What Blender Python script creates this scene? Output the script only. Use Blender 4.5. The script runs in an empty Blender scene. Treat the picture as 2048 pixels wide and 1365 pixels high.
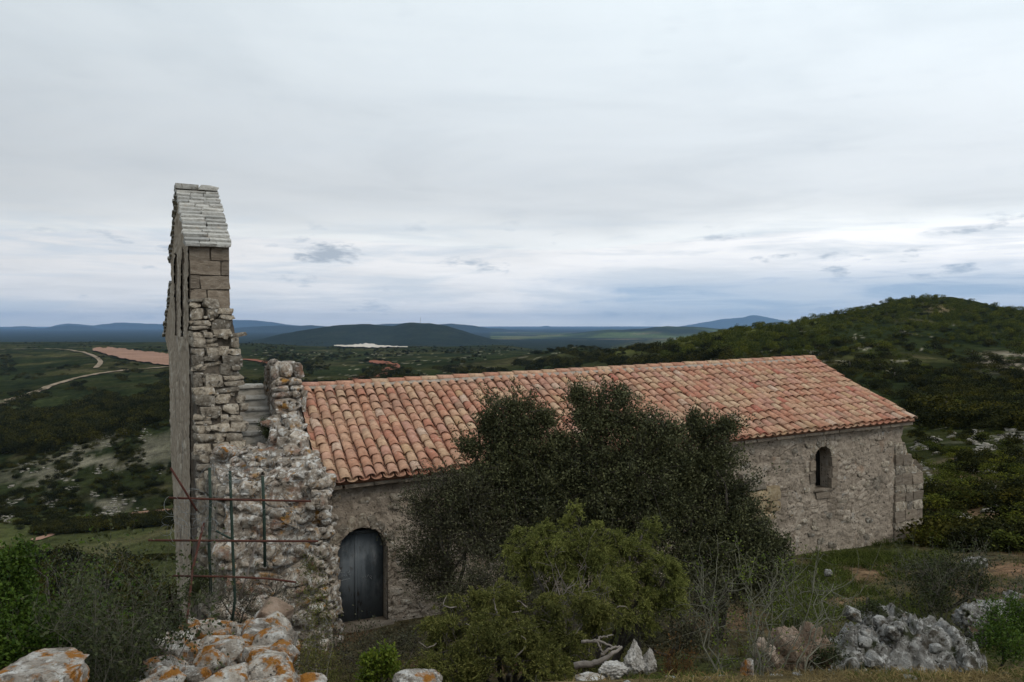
import bpy, bmesh, math, random
import numpy as np
from mathutils import Vector, Matrix, Euler

R = math.radians
rnd = random.Random(7)
rng = np.random.default_rng(11)
scene = bpy.context.scene
COL = scene.collection

# ------------------------------------------------------------------ camera
F = 1660.5                      # focal length in photo pixels (18 mm on a 22.2 mm sensor)
CZ = 5.3                        # eye height above the chapel's threshold
PITCH = math.atan((682.5 - 650) / F)
cam = bpy.data.cameras.new('camera')
cam.sensor_width = 22.2
cam.lens = 22.2 * F / 2048
cam.clip_start = 0.1
cam.clip_end = 90000
cam_o = bpy.data.objects.new('camera', cam)
COL.objects.link(cam_o)
cam_o.location = (0, 0, CZ)
cam_o.rotation_euler = (R(90) - PITCH, 0, 0)
scene.camera = cam_o

# ------------------------------------------------------------------ sky, sun, exposure
SUN_EL, SUN_AZ = R(52), R(140)           # azimuth clockwise from +Y (the view direction)
world = bpy.data.worlds.new('World')
scene.world = world
world.use_nodes = True
wt = world.node_tree
wt.nodes.clear()


def N(tree, kind, **kw):
    n = tree.nodes.new(kind)
    for k, v in kw.items():
        if k == 'inp':
            for kk, vv in v.items():
                n.inputs[kk].default_value = vv
        else:
            setattr(n, k, v)
    return n


def ramp(tree, stops, interp='LINEAR'):
    r = tree.nodes.new('ShaderNodeValToRGB')
    r.color_ramp.interpolation = interp
    e = r.color_ramp.elements
    while len(e) < len(stops):
        e.new(0.5)
    for i, (p, c) in enumerate(stops):
        e[i].position = p
        e[i].color = (*c, 1) if len(c) == 3 else c
    return r


def math_n(tree, op, a, b=None, clamp=False):
    m = tree.nodes.new('ShaderNodeMath')
    m.operation = op
    m.use_clamp = clamp
    for i, v in enumerate((a, b)):
        if v is None:
            continue
        if isinstance(v, (int, float)):
            m.inputs[i].default_value = v
        else:
            tree.links.new(v, m.inputs[i])
    return m.outputs[0]


def mixc(tree, fac, a, b, blend='MIX'):
    m = tree.nodes.new('ShaderNodeMix')
    m.data_type = 'RGBA'
    m.blend_type = blend
    for sock, v in ((m.inputs[0], fac), (m.inputs[6], a), (m.inputs[7], b)):
        if isinstance(v, (int, float)):
            sock.default_value = v
        elif isinstance(v, tuple):
            sock.default_value = (*v, 1)
        else:
            tree.links.new(v, sock)
    return m.outputs[2]


def build_sky():
    L = wt.links.new
    tc = N(wt, 'ShaderNodeTexCoord')
    sep = N(wt, 'ShaderNodeSeparateXYZ')
    L(tc.outputs['Generated'], sep.inputs[0])
    x, y, z = sep.outputs
    zp = math_n(wt, 'MAXIMUM', z, 0.0)
    # position on a flat cloud deck
    den = math_n(wt, 'ADD', zp, 0.05)
    cx = math_n(wt, 'DIVIDE', x, den)
    cy = math_n(wt, 'DIVIDE', y, den)
    comb = N(wt, 'ShaderNodeCombineXYZ')
    L(cx, comb.inputs[0]); L(cy, comb.inputs[1])
    big = N(wt, 'ShaderNodeTexNoise', inp={'Scale': 0.22, 'Detail': 3.0, 'Roughness': 0.5, 'Distortion': 0.3})
    L(comb.outputs[0], big.inputs['Vector'])
    # flat streaks and puffs: azimuth stretched against elevation
    comb2 = N(wt, 'ShaderNodeCombineXYZ')
    L(math_n(wt, 'MULTIPLY', x, 6.0), comb2.inputs[0])
    L(math_n(wt, 'MULTIPLY', y, 6.0), comb2.inputs[1])
    L(math_n(wt, 'MULTIPLY', z, 62.0), comb2.inputs[2])
    st = N(wt, 'ShaderNodeTexNoise', inp={'Scale': 0.9, 'Detail': 6.0, 'Roughness': 0.58, 'Distortion': 0.4})
    L(comb2.outputs[0], st.inputs['Vector'])
    comb3 = N(wt, 'ShaderNodeCombineXYZ')
    L(math_n(wt, 'MULTIPLY', x, 9.0), comb3.inputs[0])
    L(math_n(wt, 'MULTIPLY', y, 9.0), comb3.inputs[1])
    L(math_n(wt, 'MULTIPLY', z, 30.0), comb3.inputs[2])
    puff = N(wt, 'ShaderNodeTexNoise', inp={'Scale': 1.6, 'Detail': 7.0, 'Roughness': 0.6})
    L(comb3.outputs[0], puff.inputs['Vector'])
    # the deck's own brightness by elevation: dark grey base of the deck, bright gap under it
    bn = math_n(wt, 'MULTIPLY', math_n(wt, 'SUBTRACT', big.outputs[0], 0.5), 0.13)
    zz = math_n(wt, 'ADD', zp, bn)
    deck = ramp(wt, [(0.0, (1.00, 1.01, 0.97)), (0.03, (1.02, 1.04, 1.03)), (0.075, (1.10, 1.13, 1.12)), (0.100, (1.02, 1.05, 1.05)),
                     (0.135, (0.69, 0.73, 0.76)), (0.19, (0.72, 0.77, 0.81)), (0.28, (0.80, 0.87, 0.92)), (0.40, (0.86, 0.95, 1.0)), (1.0, (0.78, 0.87, 0.93))], 'B_SPLINE')
    L(zz, deck.inputs[0])
    # brighter towards the hidden sun (right), duller to the left
    az = math_n(wt, 'MULTIPLY', x, 0.30)
    gain = math_n(wt, 'ADD', az, 1.0)
    gc = N(wt, 'ShaderNodeCombineColor')
    for i in range(3):
        L(gain, gc.inputs[i])
    deckc = mixc(wt, 1.0, deck.outputs[0], gc.outputs[0], 'MULTIPLY')
    # soft mottling of the deck
    mid = N(wt, 'ShaderNodeTexNoise', inp={'Scale': 0.75, 'Detail': 5.0, 'Roughness': 0.55, 'Distortion': 0.6})
    L(comb.outputs[0], mid.inputs['Vector'])
    mr = ramp(wt, [(0.3, (0.90, 0.91, 0.92)), (0.5, (1.0, 1.0, 1.0)), (0.7, (1.06, 1.055, 1.05))])
    L(mid.outputs[0], mr.inputs[0])
    deckc = mixc(wt, 1.0, deckc, mr.outputs[0], 'MULTIPLY')
    # grey puffs and streaks low in the sky
    low = ramp(wt, [(0.0, (0.35,) * 3), (0.02, (1, 1, 1)), (0.10, (1, 1, 1)), (0.13, (0.10,) * 3), (1.0, (0.05,) * 3)])
    L(zp, low.inputs[0])
    s1 = ramp(wt, [(0.46, (0, 0, 0)), (0.62, (1, 1, 1))])
    L(st.outputs[0], s1.inputs[0])
    f1 = math_n(wt, 'MULTIPLY', math_n(wt, 'MULTIPLY', s1.outputs[0], low.outputs[0]), 0.55)
    c1 = mixc(wt, f1, deckc, (0.56, 0.66, 0.76))
    s2 = ramp(wt, [(0.60, (0, 0, 0)), (0.70, (1, 1, 1))])
    L(puff.outputs[0], s2.inputs[0])
    f2 = math_n(wt, 'MULTIPLY', math_n(wt, 'MULTIPLY', s2.outputs[0], low.outputs[0]), 0.85)
    c2 = mixc(wt, f2, c1, (0.50, 0.575, 0.66))
    # one small dark cloud under the deck, right of the bell gable
    ax = math_n(wt, 'DIVIDE', math_n(wt, 'ADD', math_n(wt, 'DIVIDE', x, math_n(wt, 'MAXIMUM', y, 0.05)), 0.220), 0.048)
    azz = math_n(wt, 'DIVIDE', math_n(wt, 'SUBTRACT', math_n(wt, 'DIVIDE', z, math_n(wt, 'MAXIMUM', y, 0.05)), 0.0855), 0.0135)
    dd = math_n(wt, 'ADD', math_n(wt, 'MULTIPLY', ax, ax), math_n(wt, 'MULTIPLY', azz, azz))
    pn = N(wt, 'ShaderNodeTexNoise', inp={'Scale': 5.0, 'Detail': 7.0, 'Roughness': 0.62})
    L(comb3.outputs[0], pn.inputs['Vector'])
    cl = math_n(wt, 'SUBTRACT', math_n(wt, 'ADD', 0.55, math_n(wt, 'MULTIPLY', math_n(wt, 'SUBTRACT', pn.outputs[0], 0.5), 2.6)), math_n(wt, 'MULTIPLY', dd, 0.6))
    c2 = mixc(wt, math_n(wt, 'MULTIPLY', cl, 1.6, True), c2, (0.47, 0.53, 0.60))
    bgc = N(wt, 'ShaderNodeBackground', inp={'Strength': 1.0})
    L(c2, bgc.inputs[0])
    # clear blue under the deck, showing where the streaks open
    sky = N(wt, 'ShaderNodeTexSky', sky_type='NISHITA', sun_disc=False, sun_elevation=SUN_EL, sun_rotation=SUN_AZ, altitude=300, air_density=1.3, dust_density=0.4, ozone_density=1.0)
    va = N(wt, 'ShaderNodeVectorMath', operation='ADD')
    L(tc.outputs['Generated'], va.inputs[0]); va.inputs[1].default_value = (0, 0, 0.22)
    vn = N(wt, 'ShaderNodeVectorMath', operation='NORMALIZE')
    L(va.outputs[0], vn.inputs[0]); L(vn.outputs[0], sky.inputs['Vector'])
    bgs = N(wt, 'ShaderNodeBackground', inp={'Strength': 0.13})
    L(sky.outputs[0], bgs.inputs[0])
    gapz = ramp(wt, [(0.0, (0.35,) * 3), (0.012, (0.9,) * 3), (0.045, (1, 1, 1)), (0.068, (0.15,) * 3), (0.1, (0, 0, 0))])
    L(math_n(wt, 'ADD', zp, math_n(wt, 'MULTIPLY', math_n(wt, 'SUBTRACT', st.outputs[0], 0.5), 0.03)), gapz.inputs[0])
    gapx = ramp(wt, [(0.0, (0.10,) * 3), (0.50, (0.10,) * 3), (0.60, (0.85,) * 3), (1.0, (0.95,) * 3)])
    L(math_n(wt, 'ADD', math_n(wt, 'MULTIPLY', math_n(wt, 'ADD', x, math_n(wt, 'MULTIPLY', math_n(wt, 'SUBTRACT', puff.outputs[0], 0.5), 0.25)), 0.7), 0.5), gapx.inputs[0])
    gs = ramp(wt, [(0.36, (1, 1, 1)), (0.64, (0.35,) * 3)])
    L(st.outputs[0], gs.inputs[0])
    gap = math_n(wt, 'MULTIPLY', math_n(wt, 'MULTIPLY', gapz.outputs[0], gapx.outputs[0]), gs.outputs[0], clamp=True)
    mx = N(wt, 'ShaderNodeMixShader')
    L(gap, mx.inputs[0]); L(bgc.outputs[0], mx.inputs[1]); L(bgs.outputs[0], mx.inputs[2])
    out = N(wt, 'ShaderNodeOutputWorld')
    L(mx.outputs[0], out.inputs[0])


build_sky()

sun = bpy.data.lights.new('sun', 'SUN')
sun.energy = 1.1
sun.angle = R(25)
sun.color = (1.0, 0.90, 0.76)
sun_o = bpy.data.objects.new('sun', sun)
COL.objects.link(sun_o)
sd = Vector((math.sin(SUN_AZ) * math.cos(SUN_EL), math.cos(SUN_AZ) * math.cos(SUN_EL), math.sin(SUN_EL)))
sun_o.rotation_euler = (-sd).to_track_quat('-Z', 'Y').to_euler()
sun_o.location = sd * 100

vs = scene.view_settings
vs.view_transform = 'Standard'
vs.look = 'None'
vs.exposure = 0.0
vs.gamma = 1.0
vs.use_curve_mapping = False
scene.render.engine = 'CYCLES'
cy = scene.cycles
cy.use_denoising = True
cy.max_bounces = 6
cy.diffuse_bounces = 3
cy.transparent_max_bounces = 8
cy.volume_bounces = 1

# ------------------------------------------------------------------ pixel <-> place
CP, SP = math.cos(PITCH), math.sin(PITCH)


def pt(px, py, Y):
    u = (px - 1024) / F
    v = (682.5 - py) / F
    dy = CP + v * SP
    dz = -SP + v * CP
    k = Y / dy
    return Vector((u * k, Y, CZ + dz * k))


def zat(Y, py):
    v = (682.5 - py) / F
    return CZ + Y * (-SP + v * CP) / (CP + v * SP)


# ------------------------------------------------------------------ noise
def _hash(ix, iy, iz, seed):
    h = (ix.astype(np.int64) * 374761393 + iy.astype(np.int64) * 668265263 + iz.astype(np.int64) * 2147483647 + seed * 1274126177) & 0xffffffff
    h = ((h ^ (h >> 13)) * 1274126177) & 0xffffffff
    h = ((h ^ (h >> 16)) * 2246822519) & 0xffffffff
    return ((h ^ (h >> 15)) & 0xffffff) / float(0xffffff)


def vnoise(x, y, z=None, seed=0):
    x = np.asarray(x, float); y = np.asarray(y, float)
    z = np.zeros_like(x) if z is None else np.asarray(z, float)
    ix, iy, iz = np.floor(x), np.floor(y), np.floor(z)
    fx, fy, fz = x - ix, y - iy, z - iz
    fx = fx * fx * (3 - 2 * fx); fy = fy * fy * (3 - 2 * fy); fz = fz * fz * (3 - 2 * fz)
    r = 0
    for a in (0, 1):
        for b in (0, 1):
            for c in (0, 1):
                w = (fx if a else 1 - fx) * (fy if b else 1 - fy) * (fz if c else 1 - fz)
                r = r + w * _hash(ix + a, iy + b, iz + c, seed)
    return r


def fbm(x, y, z=None, seed=0, octs=4, gain=0.5):
    r, a, t = 0, 1.0, 0
    for o in range(octs):
        k = 2.03 ** o
        r = r + a * vnoise(x * k, y * k, None if z is None else z * k, seed + o * 17)
        t += a
        a *= gain
    return r / t - 0.5


def voronoi2(x, y, seed=0):
    """F1, F2 and a random value per cell on a jittered grid."""
    ix, iy = np.floor(x), np.floor(y)
    f1 = np.full(x.shape, 9.0); f2 = np.full(x.shape, 9.0); cid = np.zeros(x.shape)
    for a in (-1, 0, 1):
        for b in (-1, 0, 1):
            jx = ix + a; jy = iy + b; z0 = np.zeros_like(jx)
            sx = jx + 0.1 + 0.8 * _hash(jx, jy, z0, seed)
            sy = jy + 0.1 + 0.8 * _hash(jx, jy, z0, seed + 5)
            d = np.maximum(np.abs(x - sx), np.abs(y - sy)) * 0.55 + np.hypot(x - sx, y - sy) * 0.45
            rv = _hash(jx, jy, z0, seed + 9)
            near = d < f1
            f2 = np.where(near, f1, np.minimum(f2, d))
            cid = np.where(near, rv, cid)
            f1 = np.where(near, d, f1)
    return f1, f2, cid


# ------------------------------------------------------------------ mesh helpers
def np_mesh(name, verts, faces, smooth=False):
    """faces: array (n, k) of one polygon size, or a list of such arrays."""
    verts = np.ascontiguousarray(verts, dtype=np.float32)
    fl = faces if isinstance(faces, list) else [faces]
    fl = [np.asarray(f, dtype=np.int32) for f in fl if len(f)]
    me = bpy.data.meshes.new(name)
    me.vertices.add(len(verts))
    me.vertices.foreach_set('co', verts.ravel())
    idx = np.concatenate([f.ravel() for f in fl])
    tot = np.concatenate([np.full(len(f), f.shape[1], np.int32) for f in fl])
    start = np.concatenate([[0], np.cumsum(tot)[:-1]]).astype(np.int32)
    me.loops.add(len(idx))
    me.loops.foreach_set('vertex_index', idx)
    me.polygons.add(len(tot))
    me.polygons.foreach_set('loop_start', start)
    me.polygons.foreach_set('loop_total', tot)
    if smooth:
        me.polygons.foreach_set('use_smooth', np.ones(len(tot), bool))
    me.update(calc_edges=True)
    return me


def link(name, me, mat=None, parent=None, loc=None, rot=None, scale=None):
    o = bpy.data.objects.new(name, me)
    COL.objects.link(o)
    if mat is not None and me is not None and not me.materials:
        me.materials.append(mat)
    if parent is not None:
        o.parent = parent
    if loc is not None:
        o.location = loc
    if rot is not None:
        o.rotation_euler = rot
    if scale is not None:
        o.scale = scale
    return o


def tag(o, label, cat, group=None, kind=None):
    if label:
        o['label'] = label
    if cat:
        o['category'] = cat
    if group:
        o['group'] = group
    if kind:
        o['kind'] = kind
    return o


def empty(name, loc, rz=0, label=None, cat=None, group=None):
    o = bpy.data.objects.new(name, None)
    COL.objects.link(o)
    o.location = loc
    o.rotation_euler = (0, 0, rz)
    tag(o, label, cat, group)
    return o


class Geo:
    def __init__(self):
        self.v, self.f, self.n = [], {}, 0

    def add(self, v, f):
        v = np.asarray(v, float)
        f = np.asarray(f, int)
        self.v.append(v)
        self.f.setdefault(f.shape[1], []).append(f + self.n)
        self.n += len(v)

    def box(self, x0, x1, y0, y1, z0, z1):
        v = [(x, y, z) for x in (x0, x1) for y in (y0, y1) for z in (z0, z1)]
        self.add(v, [(0, 1, 3, 2), (4, 6, 7, 5), (0, 4, 5, 1), (2, 3, 7, 6), (0, 2, 6, 4), (1, 5, 7, 3)])

    def tube(self, pts, rad, sides=5, cap=True):
        pts = np.asarray([tuple(p) for p in pts], float)
        n = len(pts)
        rad = np.full(n, rad, float) if np.isscalar(rad) else np.asarray(rad, float)
        tan = np.gradient(pts, axis=0)
        tan /= np.linalg.norm(tan, axis=1)[:, None] + 1e-9
        ref = np.array([0, 0, 1.0]) if abs(tan[:, 2]).mean() < 0.8 else np.array([1.0, 0, 0])
        a = np.cross(tan, ref); a /= np.linalg.norm(a, axis=1)[:, None] + 1e-9
        b = np.cross(tan, a)
        th = np.arange(sides) * 2 * np.pi / sides
        v = pts[:, None, :] + rad[:, None, None] * (np.cos(th)[None, :, None] * a[:, None, :] + np.sin(th)[None, :, None] * b[:, None, :])
        i = np.arange(n - 1)[:, None] * sides; j = np.arange(sides)[None, :]; k = (j + 1) % sides
        q = np.stack([i + j, i + k, i + sides + k, i + sides + j], -1).reshape(-1, 4)
        self.add(v.reshape(-1, 3), q)
        if cap:
            base = self.n - n * sides
            self.f.setdefault(sides, []).append(np.array([base + np.arange(sides)[::-1], base + (n - 1) * sides + np.arange(sides)]))

    def mesh(self, name, smooth=False):
        return np_mesh(name, np.concatenate(self.v), [np.concatenate(f) for f in self.f.values()], smooth)

    def build(self, name, mat, parent=None, smooth=False, **kw):
        return link(name, self.mesh(name, smooth), mat, parent, **kw)


def set_attr(me, name, vals):
    a = me.attributes.new(name, 'FLOAT', 'POINT')
    a.data.foreach_set('value', np.asarray(vals, np.float32))


def set_col(me, name, vals):
    a = me.attributes.new(name, 'FLOAT_COLOR', 'POINT')
    v = np.ones((len(vals), 4), np.float32)
    v[:, :3] = vals
    a.data.foreach_set('color', v.ravel())


# ------------------------------------------------------------------ materials
def new_mat(name):
    m = bpy.data.materials.new(name)
    m.use_nodes = True
    t = m.node_tree
    t.nodes.clear()
    out = N(t, 'ShaderNodeOutputMaterial')
    p = N(t, 'ShaderNodeBsdfPrincipled', inp={'Roughness': 0.9, 'Specular IOR Level': 0.15})
    t.links.new(p.outputs[0], out.inputs[0])
    return m, t, p, out


def noise_n(t, vec, scale, detail=5, rough=0.55, dist=0.0, off=0.0):
    n = N(t, 'ShaderNodeTexNoise', inp={'Scale': scale, 'Detail': detail, 'Roughness': rough, 'Distortion': dist})
    if off:
        va = N(t, 'ShaderNodeVectorMath', operation='ADD')
        t.links.new(vec, va.inputs[0])
        va.inputs[1].default_value = (off, off * 1.7, off * 0.6)
        vec = va.outputs[0]
    t.links.new(vec, n.inputs['Vector'])
    return n.outputs[0]


def surf(name, stops, scale, spots=(), bumps=(), attr=None, tint=0.0, rough=0.9, hue=None, island=False, stretch=None, spec=0.15):
    """Procedural surface: noise ramp + spot layers (colour, scale, lo, hi, offset) + bump layers (scale, distance)."""
    m, t, p, out = new_mat(name)
    L = t.links.new
    g = N(t, 'ShaderNodeNewGeometry')
    vec = g.outputs['Position']
    if stretch:
        vm = N(t, 'ShaderNodeVectorMath', operation='MULTIPLY')
        L(vec, vm.inputs[0]); vm.inputs[1].default_value = stretch
        vec = vm.outputs[0]
    f = noise_n(t, vec, scale, 6, 0.6, 0.2)
    if attr:
        a = N(t, 'ShaderNodeAttribute', attribute_name=attr)
        f = math_n(t, 'ADD', math_n(t, 'MULTIPLY', f, 0.5), math_n(t, 'MULTIPLY', a.outputs['Fac'], 0.5))
    if hue:
        oi = N(t, 'ShaderNodeObjectInfo')
        src = g.outputs['Random Per Island'] if island else oi.outputs['Random']
        hr = ramp(t, hue, 'CONSTANT' if len(hue) > 4 else 'LINEAR')
        L(src, hr.inputs[0])
        cr = ramp(t, stops)
        L(f, cr.inputs[0])
        c = mixc(t, 1.0, hr.outputs[0], cr.outputs[0], 'MULTIPLY')
    else:
        cr = ramp(t, stops)
        L(f, cr.inputs[0])
        c = cr.outputs[0]
    if tint:
        oi = N(t, 'ShaderNodeObjectInfo')
        src = g.outputs['Random Per Island'] if island else oi.outputs['Random']
        tr = ramp(t, [(0, (1 - tint,) * 3), (1, (1 + tint, 1 + tint * 0.9, 1 + tint * 0.75))])
        L(src, tr.inputs[0])
        c = mixc(t, 1.0, c, tr.outputs[0], 'MULTIPLY')
    for col, sc, lo, hi, off in spots:
        sr = ramp(t, [(lo, (0, 0, 0)), (hi, (1, 1, 1))])
        L(noise_n(t, vec, sc, 6, 0.62, 0.15, off), sr.inputs[0])
        c = mixc(t, sr.outputs[0], c, col)
    L(c, p.inputs['Base Color'])
    p.inputs['Roughness'].default_value = rough
    p.inputs['Specular IOR Level'].default_value = spec
    prev = None
    for sc, dist in bumps:
        b = N(t, 'ShaderNodeBump', inp={'Strength': 1.0, 'Distance': dist})
        L(noise_n(t, vec, sc, 5, 0.65), b.inputs['Height'])
        if prev is not None:
            L(prev, b.inputs['Normal'])
        prev = b.outputs[0]
    if prev is not None:
        L(prev, p.inputs['Normal'])
    return m


def leaf_mat(name, c0, c1, trans=0.25, rough=0.55, tint=0.0):
    m, t, p, out = new_mat(name)
    L = t.links.new
    g = N(t, 'ShaderNodeNewGeometry')
    cr = ramp(t, [(0, c0), (1, c1)])
    L(g.outputs['Random Per Island'], cr.inputs[0])
    c = cr.outputs[0]
    # clumps of older and younger growth
    nr = ramp(t, [(0.35, (0.72, 0.72, 0.72)), (0.68, (1.25, 1.2, 1.1))])
    L(noise_n(t, g.outputs['Position'], 2.3, 3), nr.inputs[0])
    c = mixc(t, 1.0, c, nr.outputs[0], 'MULTIPLY')
    if tint:
        oi = N(t, 'ShaderNodeObjectInfo')
        tr = ramp(t, [(0, (1 - tint, 1 - tint, 1 - tint)), (0.5, (1, 1, 1)), (1, (1 + tint * 1.6, 1 + tint, 1 - tint * 0.3))])
        L(oi.outputs['Random'], tr.inputs[0])
        c = mixc(t, 1.0, c, tr.outputs[0], 'MULTIPLY')
    L(c, p.inputs['Base Color'])
    p.inputs['Roughness'].default_value = rough
    p.inputs['Specular IOR Level'].default_value = 0.0 if rough >= 0.6 else 0.12
    tb = N(t, 'ShaderNodeBsdfTranslucent')
    L(c, tb.inputs[0])
    mx = N(t, 'ShaderNodeMixShader', inp={0: trans})
    L(p.outputs[0], mx.inputs[1]); L(tb.outputs[0], mx.inputs[2]); L(mx.outputs[0], out.inputs[0])
    return m


TILE_HUES = [(0.0, (0.460, 0.248, 0.164)), (0.11, (0.481, 0.293, 0.199)), (0.22, (0.439, 0.219, 0.148)), (0.31, (0.492, 0.337, 0.224)),
             (0.40, (0.470, 0.268, 0.188)), (0.50, (0.481, 0.308, 0.209)), (0.59, (0.420, 0.193, 0.133)), (0.65, (0.513, 0.372, 0.254)),
             (0.71, (0.451, 0.253, 0.192)), (0.79, (0.481, 0.293, 0.213)), (0.86, (0.422, 0.247, 0.168)), (0.91, (0.463, 0.312, 0.189)),
             (0.94, (0.503, 0.377, 0.292)), (0.965, (0.390, 0.149, 0.107)), (0.982, (0.315, 0.202, 0.145))]
TILE_STOPS = [(0.28, (0.55, 0.51, 0.48)), (0.5, (0.92, 0.89, 0.87)), (0.72, (1.10, 1.10, 1.08))]
TILE_SPOTS = [((0.12, 0.085, 0.065), 13.0, 0.56, 0.76, 3.0), ((0.30, 0.15, 0.10), 24.0, 0.52, 0.70, 91.0), ((0.46, 0.36, 0.28), 16.0, 0.58, 0.78, 11.0), ((0.30, 0.19, 0.13), 0.9, 0.52, 0.80, 71.0), ((0.25, 0.20, 0.10), 6.0, 0.69, 0.80, 23.0)]
M = {}
M['tile'] = surf('clay_tile', TILE_STOPS, 9.0, TILE_SPOTS, [(60, 0.004)], hue=TILE_HUES)
M['tile_j'] = surf('clay_tile_run', TILE_STOPS, 9.0, TILE_SPOTS, [(60, 0.004)], hue=TILE_HUES, island=True)
M['mortar'] = surf('lime_mortar', [(0.3, (0.20, 0.17, 0.14)), (0.7, (0.36, 0.30, 0.25))], 14, [((0.10, 0.09, 0.07), 20, 0.6, 0.7, 4)], [(40, 0.01)])
M['deck'] = surf('roof_deck', [(0.3, (0.10, 0.055, 0.035)), (0.7, (0.22, 0.11, 0.07))], 6)
M['rubble'] = surf('rubble_wall', [(0.16, (0.12, 0.095, 0.073)), (0.38, (0.29, 0.24, 0.19)), (0.60, (0.40, 0.335, 0.27)), (0.85, (0.52, 0.45, 0.375))], 7.0,
                   [((0.40, 0.385, 0.36), 5.0, 0.62, 0.74, 7.0), ((0.15, 0.13, 0.105), 1.3, 0.56, 0.72, 2.0), ((0.33, 0.22, 0.15), 2.2, 0.62, 0.75, 14.0), ((0.055, 0.045, 0.037), 16.0, 0.585, 0.65, 31.0), ((0.16, 0.13, 0.10), 0.8, 0.55, 0.70, 61.0)],
                   [(9, 0.05), (34, 0.025), (90, 0.01)], attr='stone')
M['facade'] = surf('facade_render', [(0.2, (0.14, 0.112, 0.085)), (0.45, (0.31, 0.255, 0.195)), (0.8, (0.47, 0.415, 0.34))], 5.0,
                   [((0.46, 0.44, 0.41), 3.0, 0.60, 0.75, 5.0), ((0.13, 0.11, 0.09), 2.0, 0.60, 0.72, 9.0)], [(12, 0.03), (45, 0.012)], attr='stone', stretch=(1, 1, 0.35))
M['ashlar'] = surf('ashlar_stone', [(0.25, (0.115, 0.09, 0.07)), (0.5, (0.20, 0.165, 0.13)), (0.75, (0.29, 0.25, 0.205))], 6.0,
                   [((0.30, 0.29, 0.26), 16, 0.60, 0.72, 4.0), ((0.08, 0.07, 0.055), 4, 0.62, 0.74, 8.0)], [(30, 0.012), (8, 0.02)], tint=0.22, stretch=(1, 1, 2.5))
M['stone'] = surf('limestone_block', [(0.28, (0.105, 0.085, 0.065)), (0.48, (0.27, 0.235, 0.19)), (0.72, (0.45, 0.41, 0.35))], 12.0,
                  [((0.55, 0.53, 0.49), 14, 0.58, 0.68, 5.0), ((0.34, 0.185, 0.06), 4, 0.63, 0.73, 13.0), ((0.075, 0.065, 0.052), 9, 0.57, 0.68, 21.0)],
                  [(14, 0.05), (50, 0.02)], tint=0.42)
M['rubble_end'] = surf('broken_rubble', [(0.28, (0.10, 0.078, 0.06)), (0.44, (0.31, 0.26, 0.21)), (0.70, (0.54, 0.49, 0.43))], 11.0,
                       [((0.70, 0.68, 0.64), 10, 0.515, 0.60, 5.0), ((0.30, 0.175, 0.12), 3.0, 0.56, 0.68, 40.0), ((0.38, 0.20, 0.055), 4.2, 0.585, 0.68, 13.0), ((0.06, 0.052, 0.042), 12, 0.56, 0.65, 21.0)],
                       [(9, 0.08), (30, 0.035), (80, 0.012)], tint=0.3)
M['lichen_rock'] = surf('lichened_limestone', [(0.28, (0.16, 0.135, 0.11)), (0.45, (0.38, 0.34, 0.295)), (0.68, (0.62, 0.585, 0.54))], 11.0,
                        [((0.66, 0.645, 0.61), 15, 0.53, 0.62, 5.0), ((0.17, 0.145, 0.12), 12, 0.56, 0.66, 33.0), ((0.35, 0.15, 0.030), 8.0, 0.505, 0.59, 13.0), ((0.27, 0.19, 0.075), 17, 0.62, 0.69, 50.0), ((0.06, 0.055, 0.045), 26, 0.60, 0.67, 21.0)],
                        [(12, 0.06), (40, 0.03), (110, 0.012)], tint=0.25)
M['outcrop'] = surf('grey_outcrop', [(0.28, (0.09, 0.082, 0.07)), (0.46, (0.25, 0.24, 0.22)), (0.70, (0.47, 0.46, 0.44))], 9.0,
                    [((0.58, 0.57, 0.545), 18, 0.52, 0.62, 41.0), ((0.10, 0.088, 0.07), 9, 0.53, 0.61, 5.0), ((0.30, 0.17, 0.08), 4.0, 0.60, 0.69, 13.0), ((0.05, 0.055, 0.028), 4.5, 0.54, 0.62, 21.0), ((0.03, 0.027, 0.022), 22, 0.60, 0.66, 77.0)],
                    [(8, 0.10), (28, 0.04), (90, 0.014)])
M['white_rock'] = surf('white_rock', [(0.28, (0.18, 0.155, 0.13)), (0.45, (0.42, 0.395, 0.36)), (0.70, (0.66, 0.64, 0.61))], 16.0,
                       [((0.16, 0.14, 0.115), 11, 0.58, 0.68, 5.0), ((0.33, 0.2, 0.10), 6.0, 0.66, 0.74, 13.0)], [(14, 0.04), (50, 0.02)])
M['far_rock'] = surf('weathered_rock', [(0.3, (0.10, 0.09, 0.075)), (0.5, (0.20, 0.185, 0.16)), (0.75, (0.32, 0.30, 0.27))], 1.5, [((0.06, 0.062, 0.035), 0.9, 0.54, 0.66, 5.0)], [(6, 0.08)], tint=0.3)
M['red_rock'] = surf('reddish_rock', [(0.25, (0.13, 0.09, 0.065)), (0.5, (0.29, 0.21, 0.155)), (0.75, (0.44, 0.37, 0.31))], 5.0,
                     [((0.09, 0.085, 0.05), 5, 0.58, 0.68, 5.0), ((0.38, 0.18, 0.06), 4.0, 0.64, 0.72, 13.0)], [(9, 0.06), (34, 0.02)])
M['slate'] = surf('stone_slate', [(0.25, (0.25, 0.24, 0.22)), (0.5, (0.38, 0.375, 0.355)), (0.75, (0.49, 0.485, 0.47))], 12.0,
                  [((0.20, 0.18, 0.15), 16, 0.57, 0.68, 6.0), ((0.45, 0.37, 0.29), 5, 0.62, 0.75, 17.0)], [(40, 0.012), (14, 0.02)], tint=0.2)
M['step'] = surf('step_slab', [(0.25, (0.24, 0.225, 0.20)), (0.75, (0.40, 0.385, 0.35))], 6.0, [((0.13, 0.13, 0.10), 5, 0.56, 0.70, 6.0)], [(30, 0.012)], stretch=(1, 1, 3), tint=0.1)
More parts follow.
